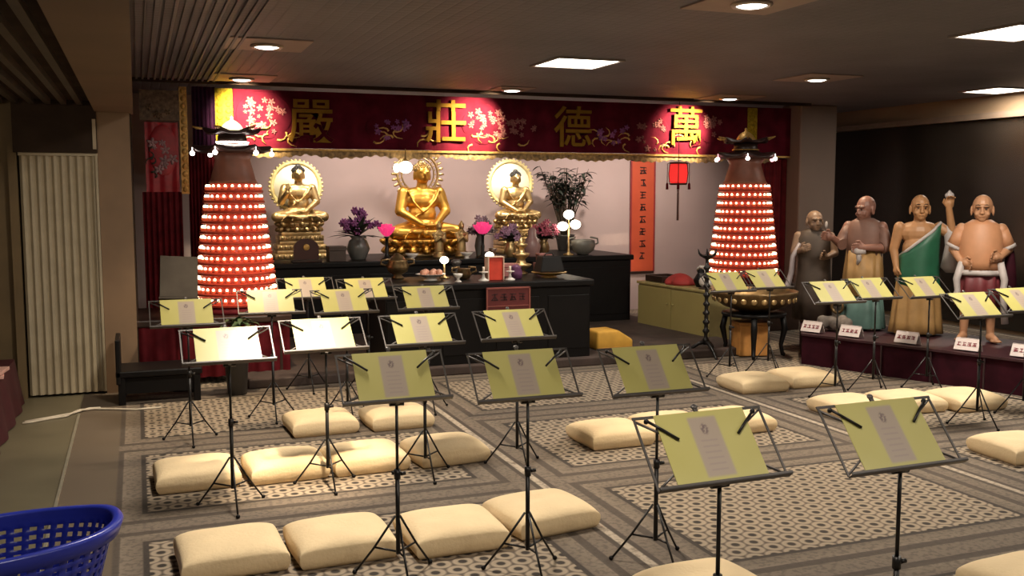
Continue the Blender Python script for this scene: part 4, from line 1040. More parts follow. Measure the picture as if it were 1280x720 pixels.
def foot(b, s, x, y, toe=0.0):
    d = Vector((math.sin(toe), -math.cos(toe), 0)); sd = Vector((d.y, -d.x, 0)); c = Vector((x, y, 0))
    b.ell(c+Vector((0, 0, 0.028*s)), (0.030*s, 0.034*s, 0.028*s))
    b.limb(c+Vector((0, 0, 0.03*s)), c+d*0.09*s+Vector((0, 0, 0.018*s)), 0.030*s, 0.022*s)
    for k in range(5):
        p = c+d*(0.095-0.006*abs(k-1))*s+sd*(-0.024+0.012*k)*s+Vector((0, 0, 0.011*s)); b.limb(p, p+d*(0.026-0.003*k)*s, 0.0095*s, 0.0080*s, 8)
def robe(rows, n=72, fold=9, amp=0.05, cap=False, seed=0):
    """rows: z, rx, ry, cx, cy, tilt (z gained at +x), ripple 0..1"""
    b = MB(); L = []
    for z, rx, ry, cx, cy, tl, rp in rows:
        L.append([(cx+rx*(1+amp*rp*math.sin(fold*a+seed+1.3*math.sin(2*a)))*math.cos(a), cy+ry*(1+amp*rp*math.sin(fold*a+seed+1.3*math.sin(2*a)))*math.sin(a), z+tl*math.cos(a)) for a in (2*PI*k/n for k in range(n))])
    b.loft(L, cap=cap); return b
def solid(o, th):
    md = o.modifiers.new('thickness', 'SOLIDIFY'); md.thickness = th; md.offset = 1; return o
m_eye = mat('eye_dark', (0.03, 0.018, 0.014), 0.4)
m_skin_t = mat('tan_skin', (0.37, 0.185, 0.08), 0.5, var=0.10, scale=8)
m_skin_p = mat('rosy_brown_skin', (0.22, 0.10, 0.07), 0.5, var=0.10, scale=8)
m_skin_l = mat('peach_skin', (0.40, 0.20, 0.105), 0.5, var=0.08, scale=8)
m_tanrobe = mat('tan_robe', (0.31, 0.175, 0.06), 0.6, var=0.15)
m_teal = mat('teal_robe', (0.075, 0.14, 0.12), 0.6, var=0.2)
m_grn = mat('deep_green_sash', (0.012, 0.085, 0.042), 0.5, var=0.15)
m_wht = mat('off_white_trim', (0.40, 0.35, 0.33), 0.55, var=0.12)
HS = 1.27
# --- tan statue with green sash and raised arm
def P_(x, y, z): return (x*HS, y*HS, z*HS)
def rscale(rows): return [(z*HS, rx*HS, ry*HS, cx*HS, cy*HS, tl*HS, rp) for z, rx, ry, cx, cy, tl, rp in rows]
def torso(b, w=0.150, belly=0.0):
    b.limb(P_(0, 0.0, 0.80), P_(0, -0.005, 0.885), 0.048*HS, 0.042*HS)
    b.ell(P_(0, 0.005, 0.745), (w*0.93*HS, 0.088*HS, 0.095*HS)); b.ell(P_(0, 0.010, 0.79), (w*0.9*HS, 0.06*HS, 0.045*HS))
    b.ell(P_(0, -0.01-belly, 0.63), (0.125*HS, (0.09+belly)*HS, 0.11*HS)); b.ell(P_(0, 0.0, 0.53), (0.128*HS, 0.095*HS, 0.09*HS))
def arm(b, q, sh, el, wr, r=(0.045, 0.035, 0.024)):
    b.limb(P_(*sh), P_(*el), r[0]*HS, r[1]*HS); b.limb(P_(*el), P_(*wr), r[1]*HS*0.98, r[2]*HS)
def leg_(b, hip, kn, an):
    b.limb(P_(*hip), P_(*kn), 0.068*HS, 0.046*HS); b.limb(P_(*kn), P_(*an), 0.044*HS, 0.027*HS)

t = thing('arhat_statue', 'tan statue in a deep green sash raising one arm beside its head', 'statue', (6.69, 7.12, PZ+0.008), -0.62); t.scale = (0.90, 0.90, 0.98)
b = MB(); torso(b); cr = head(b, HS*1.12, P_(0, -0.012, 0.935), 0.05)
arm(b, -1, (-0.148, 0.0, 0.785), (-0.185, 0.005, 0.625), (-0.165, -0.03, 0.50)); hand(b, HS*1.1, P_(-0.165, -0.03, 0.50), (0.1, -0.1, -1), (0.3, -1, 0), 1.0, (1, 0, 0))
arm(b, 1, (0.150, 0.0, 0.785), (0.245, -0.03, 0.735), (0.205, -0.055, 0.93)); hand(b, HS*1.1, P_(0.205, -0.055, 0.93), (0.05, -0.1, 1), (-1, -0.3, 0), 0.55, (0, -1, 0))
leg_(b, (-0.065, 0, 0.50), (-0.07, -0.01, 0.27), (-0.07, 0.0, 0.05)); leg_(b, (0.065, 0, 0.50), (0.07, -0.01, 0.27), (0.07, 0.0, 0.05)); foot(b, HS, -0.07*HS, 0, -0.15); foot(b, HS, 0.07*HS, 0, 0.15)
body(b, 'body', m_skin_t, t, 0.0055); eyes(t, HS*1.12, cr, m_eye)
b = robe(rscale([(0.50, 0.14, 0.108, 0, -0.005, 0, 0.1), (0.40, 0.148, 0.115, 0, -0.01, 0, 0.5), (0.25, 0.165, 0.13, 0, -0.01, 0, 0.9), (0.10, 0.180, 0.14, 0, -0.01, 0, 1.0), (0.012, 0.192, 0.15, 0, -0.01, 0, 1.0)]), fold=10, amp=0.09); solid(fin(b, 'skirt', m_tanrobe, t), 0.008)
b = robe(rscale([(0.33, 0.162, 0.128, 0.01, -0.01, -0.05, 1), (0.45, 0.150, 0.120, 0.008, -0.008, -0.01, 0.7), (0.56, 0.146, 0.116, 0.004, -0.008, 0.03, 0.4), (0.64, 0.150, 0.115, 0.006, -0.004, 0.085, 0.3), (0.70, 0.155, 0.112, 0.008, 0.0, 0.125, 0.2)]), fold=7, amp=0.06); solid(fin(b, 'green_sash', m_grn, t), 0.008)
b = MB(); b.tube([P_(0.155, -0.035, 0.825), P_(0.09, -0.098, 0.765), P_(0.0, -0.122, 0.698), P_(-0.09, -0.095, 0.625), P_(-0.15, -0.01, 0.57)], 0.012*HS, 8); fin(b, 'sash_edge', m_wht, t)
b = MB(); b.loft([[(0.235*HS+r*math.cos(a)*HS, -0.03*HS+r*0.7*math.sin(a)*HS, z*HS) for a in (2*PI*k/20 for k in range(20))] for z, r in ((0.80, 0.040), (0.74, 0.055), (0.66, 0.045), (0.56, 0.060), (0.50, 0.075), (0.46, 0.03))], cap=True); fin(b, 'hanging_sleeve', m_wht, t)
b = MB(); b.ell(P_(0.205, -0.06, 1.02), (0.035*HS, 0.035*HS, 0.026*HS)); b.lathe([(0.012*HS, 1.035*HS), (0.018*HS, 1.045*HS), (0.001, 1.06*HS)], 12, c=(0.205*HS, -0.06*HS, 0)); fin(b, 'raised_jewel', m_wht, t)
# --- rosy brown statue turned to the left
t = thing('arhat_statue', 'rosy brown statue in tan skirt with teal hem, looking to its right', 'statue', (6.47, 7.58, PZ+0.008), -1.0); t.scale = (0.90, 0.90, 0.98)
b = MB(); torso(b, 0.14); cr = head(b, HS*1.12, P_(0, -0.012, 0.925), -0.45, 0.1)
arm(b, -1, (-0.138, 0.0, 0.78), (-0.19, -0.05, 0.65), (-0.225, -0.15, 0.70)); hand(b, HS*1.1, P_(-0.225, -0.15, 0.70), (-0.7, -0.6, 0.2), (0, -0.3, 1), 0.35, (1, 0, 0))
arm(b, 1, (0.138, 0.0, 0.78), (0.19, -0.02, 0.63), (0.05, -0.16, 0.63)); hand(b, HS*1.1, P_(0.05, -0.16, 0.63), (-1, -0.1, 0), (0, -0.2, 1), 0.5, (0, -1, 0))
leg_(b, (-0.065, 0, 0.50), (-0.07, -0.01, 0.27), (-0.07, 0.0, 0.05)); leg_(b, (0.065, 0, 0.50), (0.07, -0.01, 0.27), (0.07, 0.0, 0.05)); foot(b, HS, -0.07*HS, 0, -0.15); foot(b, HS, 0.07*HS, 0, 0.15)
body(b, 'body', m_skin_p, t, 0.0055); eyes(t, HS*1.12, cr, m_eye)
b = robe(rscale([(0.56, 0.140, 0.108, 0, 0, 0, 0.1), (0.66, 0.142, 0.104, 0, 0, 0, 0.1), (0.76, 0.150, 0.098, 0, 0.004, 0, 0.1), (0.815, 0.120, 0.080, 0, 0.006, 0, 0), (0.845, 0.060, 0.055, 0, 0.0, 0, 0)]), fold=8, amp=0.03); solid(fin(b, 'jacket', mat('brown_jacket', (0.16, 0.078, 0.055), 0.6, var=0.15), t), 0.007)
b = robe(rscale([(0.60, 0.138, 0.108, 0, 0, 0, 0.2), (0.42, 0.150, 0.118, 0, -0.01, 0, 0.7), (0.26, 0.158, 0.125, 0, -0.01, 0, 1)]), fold=11, amp=0.085); solid(fin(b, 'skirt', m_tanrobe, t), 0.008)
b = robe(rscale([(0.27, 0.145, 0.118, 0, -0.01, 0, 0.6), (0.14, 0.160, 0.125, 0, -0.01, 0, 1), (0.02, 0.175, 0.138, 0, -0.01, 0, 1), (0.012, 0.17, 0.135, 0, -0.01, 0, 1)]), fold=9, amp=0.09); solid(fin(b, 'teal_hem', m_teal, t), 0.008)
for q, sh, el in ((-1, (-0.132, 0.0, 0.778), (-0.185, -0.05, 0.655)), (1, (0.132, 0.0, 0.778), (0.187, -0.02, 0.635))):
    b = MB(); b.tube([P_(*sh), P_(*[(u+v)/2 for u, v in zip(sh, el)]), P_(*el), P_(el[0]-0.03*q, el[1]-0.03, el[2]-0.01)], [0.046*HS, 0.050*HS, 0.048*HS, 0.044*HS], 14); b.ell(P_(*sh), 0.046*HS); fin(b, 'sleeve', MATS['brown_jacket'], t)
b = MB(); b.tube([P_(0.06, -0.155, 0.605), P_(0.0, -0.17, 0.60), P_(-0.05, -0.16, 0.61)], [0.02*HS, 0.028*HS, 0.02*HS], 10); b.tube([P_(0.0, -0.165, 0.60), P_(0.005, -0.15, 0.54), P_(-0.01, -0.14, 0.50)], [0.02*HS, 0.022*HS, 0.01*HS], 8); fin(b, 'held_cloth', m_wht, t)
b = MB(); b.tube([(-0.16*HS+0.045*HS*math.cos(a), -0.155*HS, 0.17*HS+0.045*HS*math.sin(a)) for a in (2*PI*k/20 for k in range(20))], 0.014*HS, 8, closed=True); fin(b, 'hanging_ring', m_bronze, t)
# --- peach statue with dark red skirt
t = thing('arhat_statue', 'peach coloured statue with bare feet, dark red skirt and white trimmed short sleeves', 'statue', (6.87, 6.58, PZ+0.008), -0.72); t.scale = (0.90, 0.90, 0.98)
b = MB(); torso(b, 0.142, 0.02); cr = head(b, HS*1.14, P_(0, -0.012, 0.935), -0.1)
arm(b, -1, (-0.138, 0.0, 0.785), (-0.190, 0.0, 0.645), (-0.135, -0.09, 0.56)); hand(b, HS*1.1, P_(-0.135, -0.09, 0.56), (0.8, -0.4, -0.2), (0, -0.3, 1), 0.5, (0, -1, 0))
arm(b, 1, (0.138, 0.0, 0.785), (0.190, 0.0, 0.65), (0.125, -0.12, 0.60)); hand(b, HS*1.1, P_(0.125, -0.12, 0.60), (-0.8, -0.4, 0), (0, -0.3, 1), 0.5, (0, -1, 0))
leg_(b, (-0.07, 0, 0.50), (-0.085, -0.015, 0.27), (-0.095, 0.0, 0.05)); leg_(b, (0.07, 0, 0.50), (0.085, -0.015, 0.27), (0.095, 0.0, 0.05)); foot(b, HS*1.1, -0.095*HS, 0, -0.35); foot(b, HS*1.1, 0.095*HS, 0, 0.3)
body(b, 'body', m_skin_l, t, 0.0055); eyes(t, HS*1.14, cr, m_eye)
m_peach = mat('peach_tunic', (0.42, 0.195, 0.095), 0.55, var=0.08)
b = robe(rscale([(0.50, 0.146, 0.122, 0, -0.014, 0, 0.5), (0.56, 0.146, 0.125, 0, -0.018, 0, 0.3), (0.66, 0.152, 0.122, 0, -0.012, 0, 0.2), (0.76, 0.150, 0.105, 0, 0.0, 0, 0.1), (0.815, 0.125, 0.086, 0, 0.006, 0, 0), (0.85, 0.062, 0.058, 0, 0.0, 0, 0)]), fold=6, amp=0.025); solid(fin(b, 'tunic', m_peach, t), 0.007)
for q in (-1, 1):
    sh = (q*0.138, 0.0, 0.775); el = (q*0.185, 0.0, 0.665)
    b = MB(); b.tube([P_(*sh), P_(*[(u+v)/2 for u, v in zip(sh, el)]), P_(*el)], [0.050*HS, 0.053*HS, 0.056*HS], 16); b.ell(P_(*sh), 0.050*HS); s_ = fin(b, 'sleeve', m_peach, t)
    b = MB(); b.tube([P_(el[0]-q*0.004, 0, el[2]+0.008), P_(el[0]+q*0.006, 0, el[2]-0.014)], [0.059*HS, 0.062*HS], 18); fin(b, 'cuff', m_wht, s_)
b = robe(rscale([(0.505, 0.150, 0.128, 0, -0.014, 0, 0.3), (0.485, 0.155, 0.132, 0, -0.014, 0, 0.9), (0.47, 0.150, 0.128, 0, -0.014, 0, 1.0)]), fold=8, amp=0.05); solid(fin(b, 'white_hem', m_wht, t), 0.008)
b = robe(rscale([(0.50, 0.138, 0.115, 0, -0.01, 0, 0.3), (0.38, 0.140, 0.115, 0, -0.01, 0, 0.7), (0.25, 0.150, 0.122, 0, -0.01, 0, 1)]), fold=11, amp=0.085); solid(fin(b, 'skirt', mat('wine_skirt', (0.13, 0.018, 0.022), 0.55, var=0.2), t), 0.008)
for q, zz in ((-1, 0.28), (1, 0.14)):
    b = MB(); b.tube([P_(q*0.13, -0.09, 0.56), P_(q*0.165, -0.10, 0.44), P_(q*0.155, -0.115, 0.36), P_(q*0.18, -0.11, zz)], [0.028*HS, 0.026*HS, 0.022*HS, 0.026*HS], 10); fin(b, 'white_sash', m_wht, t)
b = MB(); b.tube([P_(0.205, 0.02, 0.64), P_(0.215, 0.05, 0.45), P_(0.22, 0.05, 0.20)], [0.03*HS, 0.05*HS, 0.05*HS], 12); fin(b, 'back_drape', m_maroon, t)
# --- half hidden statue by the column
t = thing('arhat_statue', 'small dim brown statue with a long grey sash at the far end of the plinth', 'statue', (6.37, 8.20, PZ+0.008), -0.6)
b = MB(); HSo = HS; HS = 1.10; torso(b, 0.14); cr = head(b, HS*1.12, P_(0, -0.012, 0.925), 0.3)
arm(b, -1, (-0.138, 0.0, 0.78), (-0.175, -0.03, 0.63), (-0.12, -0.15, 0.66)); hand(b, HS*1.1, P_(-0.12, -0.15, 0.66), (0.5, -0.6, 0.3), (0, -0.3, 1), 0.6, (1, 0, 0))
arm(b, 1, (0.138, 0.0, 0.78), (0.18, -0.03, 0.63), (0.10, -0.16, 0.60)); hand(b, HS*1.1, P_(0.10, -0.16, 0.60), (-0.7, -0.5, 0.2), (0, -0.3, 1), 0.6, (0, -1, 0))
leg_(b, (-0.065, 0, 0.50), (-0.07, -0.01, 0.27), (-0.07, 0.0, 0.05)); leg_(b, (0.065, 0, 0.50), (0.07, -0.01, 0.27), (0.07, 0.0, 0.05)); foot(b, HS, -0.07*HS, 0, -0.15); foot(b, HS, 0.07*HS, 0, 0.15)
body(b, 'body', mat('dim_brown_skin', (0.20, 0.12, 0.075), 0.5, var=0.15), t, 0.0055); eyes(t, HS*1.12, cr, m_eye)
b = robe(rscale([(0.02, 0.165, 0.135, 0, 0, 0, 1), (0.25, 0.165, 0.13, 0, 0, 0, 0.8), (0.45, 0.145, 0.115, 0, 0, 0, 0.4), (0.62, 0.142, 0.108, 0, 0, 0, 0.1), (0.76, 0.152, 0.10, 0, 0.004, 0, 0.1), (0.815, 0.120, 0.080, 0, 0.006, 0, 0), (0.845, 0.060, 0.055, 0, 0.0, 0, 0)]), fold=9, amp=0.05); solid(fin(b, 'robe', mat('dark_olive_robe', (0.05, 0.032, 0.022), 0.6, var=0.3), t), 0.008)
b = MB(); b.tube([P_(-0.13, -0.10, 0.72), P_(-0.19, -0.12, 0.60), P_(-0.20, -0.13, 0.46), P_(-0.23, -0.14, 0.33), P_(-0.27, -0.15, 0.27)], [0.016*HS, 0.022*HS, 0.024*HS, 0.026*HS, 0.034*HS], 10); fin(b, 'grey_sash', mat('grey_sash', (0.25, 0.21, 0.22), 0.5), t)
b = MB(); b.ell(P_(0.10, -0.03, 0.885), (0.014*HS, 0.012*HS, 0.035*HS)); fin(b, 'white_shoulder_ornament', m_wht, t)
HS = HSo
# rockwork and small base at the first card
b = MB(); rr = random.Random(8)
for k in range(9): b.ell((rr.uniform(-0.15, 0.15), rr.uniform(-0.06, 0.06), 0.05+0.03*rr.random()), (0.06, 0.05, 0.05+0.03*rr.random()), rot=(rr.random(), rr.random(), rr.random()), seg=9, rings=6)
o = body(b, 'rock_ornament', mat('grey_rock', (0.16, 0.13, 0.11), 0.8, var=0.35, bump=0.4), None, 0.01, 1); o.location = (6.10, 7.50, PZ+0.022); o.rotation_euler = (0, 0, -1.2)
tag(o, 'low grey rock ornament on the plinth behind the second name card from the far end', 'rock')
# name cards
def card(tt, label, seed):
    p = PA+PD*tt+PN*0.07
    t = thing('name_card', label, 'card', (p.x, p.y, PZ+0.004), -1.205, 'name cards on the plinth')
    b = MB(); b.box((0, 0.02, 0.055), (0.20, 0.004, 0.105), rot=(-0.5, 0, 0)); b.box((0, 0.066, 0.052), (0.20, 0.004, 0.115), rot=(0.42, 0, 0)); fin(b, 'folded_card', m_card, t)
    b = MB(); R_ = random.Random(seed)
    for k in range(4): scrawl(b, -0.063+0.042*k, 0.0, 0.036, 0, R_, 0.005)
    o = fin(b, 'lettering', m_ink, t, (0, 0.0165, 0.057)); o.rotation_euler = (-0.5, 0, 0)
card(0.05, 'dim white name card at the far end of the plinth', 1)
card(0.44, 'white name card before the rock ornament and the teal hemmed statue', 2)
card(0.97, 'white name card before the statue with the green sash', 3)
card(1.49, 'white name card in front of the peach coloured barefoot statue', 4)
card(1.94, 'white name card cut by the right edge of the picture', 5)

# ================================================================== LEFT FOREGROUND
t = thing('low_table', 'low table under a dark red cloth at the left edge by the folding door', 'table', (-1.31, 7.0, 0))
b = MB(); b.box((0, 0, 0.335), (0.82, 2.2, 0.03), bev=0.008); fin(b, 'table_top', m_darkwood, t)
b = MB(); rows = []
for z, e in ((0.01, 0.05), (0.18, 0.025), (0.33, 0.004), (0.355, -0.002)):
    r = []
    for k in range(120):
        u = k/120*4; i = int(u); f_ = u-i
        hx, hy = 0.42+e, 1.11+e
        q = 0.014*math.sin(k*1.15)*(1-z/0.36)
        r.append([(-hx+2*hx*f_, -hy-q), (hx+q, -hy+2*hy*f_), (hx-2*hx*f_, hy+q), (-hx-q, hy-2*hy*f_)][i]+(z,))
    rows.append(r)
b.loft(rows); b.box((0, 0, 0.356), (0.84, 2.22, 0.006)); fin(b, 'cloth', mat('wine_tablecloth', (0.055, 0.005, 0.010), 0.6, var=0.2), t)
for k, (dx_, dy_, rz_) in enumerate(((0.26, 0.35, 0.1), (0.27, 0.36, -0.12))):
    b = MB(); z_ = 0.361+0.026*k
    b.box((0, 0, 0.012), (0.17, 0.24, 0.022), bev=0.003); o = fin(b, 'booklet', mat('salmon_paper', (0.62, 0.36, 0.30), 0.7), None, (-1.22+dx_, 7.0+dy_, z_), rz_)
    tag(o, ('lower' if k == 0 else 'upper')+' salmon pink booklet of the pair on the red low table', 'booklet', 'booklets on the red table')
# basket
t = thing('plastic_basket', 'blue plastic basket with open lattice sides in the lower left corner', 'basket', (-0.585, 3.985, 0), 0.30)
m_blue = mat('blue_plastic', (0.022, 0.035, 0.34), 0.28, var=0.08)
BH = 0.32
def bring(f_, z, n=96, k_=2.25):
    r = []
    for i in range(n):
        a = 2*PI*i/n; c_, s_ = math.cos(a), math.sin(a)
        r.append((0.48*f_*math.copysign(abs(c_)**(2/k_), c_), 0.275*f_*math.copysign(abs(s_)**(2/k_), s_), z+0.018*abs(c_)**6*(z/BH)))
    return r
b = MB(); nr = 18
R_ = [[b.bm.verts.new(p) for p in bring(0.80+0.18*j/nr, 0.006+(BH-0.01)*j/nr)] for j in range(nr+1)]
for j in range(nr):
    for k in range(96):
        if 2 <= j <= 15 and j % 2 == 0 and k % 2 == 0: continue
        f_ = b.bm.faces.new((R_[j][k], R_[j][(k+1) % 96], R_[j+1][(k+1) % 96], R_[j+1][k])); f_.smooth = True
b.bm.faces.new(list(reversed(R_[0])))
solid(fin(b, 'lattice_body', m_blue, t), 0.005)
b = MB(); b.loft([bring(0.965, BH-0.06), bring(1.02, BH-0.052), bring(1.055, BH-0.006), bring(1.04, BH+0.006), bring(0.985, BH+0.008), bring(0.965, BH-0.004), bring(0.965, BH-0.06)]); fin(b, 'rim', m_blue, t)
# cable
b = MB(); b.tube([(-0.79, 7.46, 0.008), (-0.74, 7.47, 0.008), (-0.62, 7.55, 0.008), (-0.52, 7.58, 0.010), (-0.45, 7.72, 0.017), (-0.34, 7.77, 0.010), (-0.22, 7.72, 0.009), (-0.05, 7.64, 0.008), (0.12, 7.66, 0.008)], 0.008, 8)
b.tube([(-0.78, 7.50, 0.009), (-0.63, 7.58, 0.010), (-0.48, 7.66, 0.012), (-0.38, 7.80, 0.010), (-0.30, 7.80, 0.009)], 0.007, 8)
o = fin(b, 'cable', mat('pale_cable', (0.55, 0.48, 0.38), 0.5)); tag(o, 'pale cable lying across the floor before the folding door', 'cable')

# ================================================================== MUSIC STANDS
def sheet_material():
    m = bpy.data.materials.new('olive_song_sheet'); m.use_nodes = True; t = NT(m)
    sep = t.n('ShaderNodeSeparateXYZ'); t.l(t.obj(), sep.inputs[0]); X, Z = sep.outputs[0], sep.outputs[2]
    ax = t.M('ABSOLUTE', X)
    az = t.M('ABSOLUTE', t.M('SUBTRACT', Z, 0.119))
    inside = t.M('MULTIPLY', t.M('SUBTRACT', 1.0, t.step(ax, 0.044, 0.056)), t.M('SUBTRACT', 1.0, t.step(az, 0.092, 0.104)))
    ex = t.M('SUBTRACT', X, -0.002); ez = t.M('MULTIPLY', t.M('SUBTRACT', Z, 0.176), 0.75)
    d = t.M('SQRT', t.M('ADD', t.M('POWER', ex, 2.0), t.M('POWER', ez, 2.0)))
    nz = t.noise(t.obj(), 120, 2)
    em = t.M('MULTIPLY', t.M('SUBTRACT', 1.0, t.step(d, 0.008, 0.018)), t.step(nz, 0.38, 0.55))
    ln = t.M('MULTIPLY', t.step(t.M('SINE', t.M('MULTIPLY', Z, 330)), 0.2, 0.9), t.M('MULTIPLY', t.M('SUBTRACT', 1.0, t.step(ax, 0.026, 0.032)), t.M('SUBTRACT', 1.0, t.step(t.M('ABSOLUTE', t.M('SUBTRACT', Z, 0.09)), 0.05, 0.06))))
    base = t.ramp(t.noise(t.obj(), 4, 2), [(0.3, (0.43, 0.385, 0.115)), (0.7, (0.48, 0.435, 0.155))])
    c = t.mix(t.M('MULTIPLY', inside, 0.85), base, (0.34, 0.265, 0.245))
    c = t.mix(t.M('MULTIPLY', ln, 0.35), c, (0.25, 0.18, 0.20))
    c = t.mix(t.M('MULTIPLY', em, 0.8), c, (0.11, 0.07, 0.08))
    t.l(c, t.b.inputs['Base Color']); t.b.inputs['Roughness'].default_value = 0.42
    t.b.inputs['Coat Weight'].default_value = 1.0; t.b.inputs['Coat Roughness'].default_value = 0.2
    return m
m_sheet = sheet_material()
TILT = -0.70
def make_stand():
    t = thing('music_stand', 'x', 'music stand', (0, 0, 0))
    b = MB(); b.tube([(0, 0.03, 0.10), (0, 0.03, 0.44)], 0.0095, 10); b.tube([(0, 0.03, 0.43), (0, 0.03, 0.745)], 0.0065, 10); fin(b, 'pole', m_blackmetal, t)
    b = MB(); b.tube([(0, 0.03, 0.42), (0, 0.03, 0.46)], 0.014, 12); b.tube([(0.012, 0.03, 0.44), (0.035, 0.03, 0.44)], 0.008, 10); fin(b, 'height_clamp', m_blackmetal, t)
    for k in range(3):
        a = PI/2+2*PI*k/3+PI; b = MB(); c_, s_ = math.cos(a), math.sin(a)
        b.tube([(0.012*c_, 0.03+0.012*s_, 0.26), (0.105*c_, 0.03+0.105*s_, 0.118), (0.19*c_, 0.03+0.19*s_, 0.006)], 0.005, 8)
        b.tube([(0.010*c_, 0.03+0.010*s_, 0.11), (0.10*c_, 0.03+0.10*s_, 0.121)], 0.0045, 6)
        l_ = fin(b, 'leg', m_blackmetal, t)
        b = MB(); b.ell((0.19*c_, 0.03+0.19*s_, 0.010), (0.011, 0.011, 0.010), seg=10, rings=6); fin(b, 'rubber_foot', m_black, l_)
    b = MB()     # folding desk, local z runs up the slope
    b.box((0, -0.010, -0.005), (0.46, 0.022, 0.004), bev=0.002); b.box((0, -0.020, 0.000), (0.46, 0.003, 0.008), bev=0.001)
    for q in (-1, 1):
        b.box((q*0.224, 0.004, 0.118), (0.007, 0.004, 0.238)); b.box((q*0.115, 0.004, 0.234), (0.228, 0.004, 0.008))
        for z0_, z1_ in ((0.225, 0.125), (0.005, 0.105)):
            b.tube([(q*0.222, 0.006, z0_), (q*0.140, 0.008, (z0_+z1_)/2), (q*0.10, 0.010, z1_)], 0.0040, 6)
        b.tube([(q*0.10, 0.010, 0.12), (q*0.02, 0.010, 0.215)], 0.004, 6); b.tube([(q*0.10, 0.010, 0.11), (q*0.02, 0.010, 0.01)], 0.004, 6)
    b.box((0, 0.010, 0.125), (0.014, 0.006, 0.26)); b.ell((0, 0.010, 0.258), (0.012, 0.006, 0.010), seg=10, rings=6)
    o = fin(b, 'folding_desk', m_steel, t, (0, 0.0, 0.75)); o.rotation_euler = (TILT, 0, 0)
    b = MB(); b.ell((0, 0.03, 0.745), 0.016); b.tube([(0, 0.03, 0.745), (0, 0.052, 0.772)], 0.007, 8); b.tube([(-0.03, 0.03, 0.735), (0.03, 0.03, 0.735)], 0.009, 10); fin(b, 'desk_hinge', m_blackmetal, t)
    b = MB(); b.box((0, -0.001, 0.119), (0.318, 0.0025, 0.234)); o = fin(b, 'song_sheet', m_sheet, t, (0, 0.0, 0.75)); o.rotation_euler = (TILT, 0, 0)
    for q in (-1, 1):
        b = MB(); b.tube([(q*0.190, -0.008, 0.218), (q*0.145, -0.008, 0.182), (q*0.105, -0.008, 0.148)], 0.0045, 6); b.ell((q*0.190, -0.004, 0.218), (0.008, 0.010, 0.008), seg=8, rings=6)
        o = fin(b, 'page_clip', m_blackmetal, t, (0, 0.0, 0.75)); o.rotation_euler = (TILT, 0, 0)
    return t
G = 'music stands with olive song sheets'
STANDS = [
    (1.59, 2.42, 0.03, 'nearest music stand, olive sheet held by two dark clips, left of the right foreground one'),
    (2.20, 2.35, 0.02, 'nearest music stand toward the right, its olive sheet above the patterned carpet field'),
    (0.97, 3.86, 0.0, 'olive-sheeted music stand in the second row from the camera, first from the left'),
    (1.49, 3.71, -0.01, 'olive-sheeted music stand in the second row from the camera, middle one of three'),
    (2.05, 3.62, 0.0, 'olive-sheeted music stand in the second row from the camera, in line with the yellow stool'),
    (0.41, 5.05, 0.03, 'brilliantly lit music stand with bright frame, leftmost of the overexposed row'),
    (0.93, 5.25, 0.03, 'brilliantly lit white music stand, second from the left in the overexposed row'),
    (1.48, 5.25, 0.0, 'bright music stand, third from the left in the overexposed row'),
    (2.04, 5.26, -0.02, 'bright cream music stand below the red plaque of the altar'),
    (0.28, 6.53, 0.02, 'cream-sheeted music stand in front of the grey lectern board, far left'),
    (0.86, 6.99, -0.03, 'cream-sheeted music stand right in front of the left lantern tower'),
    (1.36, 6.85, 0.02, 'cream-sheeted music stand directly behind the second overexposed one'),
    (1.26, 7.91, 0.02, 'small pale green-looking music stand at the back beside the lantern tower'),
    (1.70, 7.68, 0.02, 'small cream music stand at the back in front of the purple flowers'),
    (1.96, 6.86, -0.02, 'cream-sheeted music stand in front of the left half of the black altar'),
    (4.74, 7.16, 0.0, 'pale music stand before the bronze bowl, nearer the black candle stand'),
    (5.22, 7.28, 0.04, 'pale music stand before the bronze bowl, nearer the statue plinth'),
    (5.02, 6.13, -0.05, 'pale music stand by the plinth in front of the small dim statue'),
    (5.49, 6.25, -0.02, 'cream music stand hiding the skirt of the rosy brown statue'),
    (5.99, 6.20, 0.0, 'cream music stand in front of the statue with the green sash'),
    (5.36, 5.07, -0.03, 'cream music stand covering the knees of the peach coloured statue'),
    (5.93, 5.20, -0.02, 'cream music stand cut by the right edge of the picture'),
]
st0 = make_stand()
for i, (x, y, rz, lab) in enumerate(STANDS):
    o = st0 if i == 0 else dup(st0)
    o.location = (x, y-0.0, 0.0); o.rotation_euler = (0, 0, rz); o['label'] = lab; o['group'] = G
    if y > 5:      # the farther desks are laid back more
        for ch in o.children:
            if ch.rotation_euler.x < -0.1: ch.rotation_euler.x = -0.86

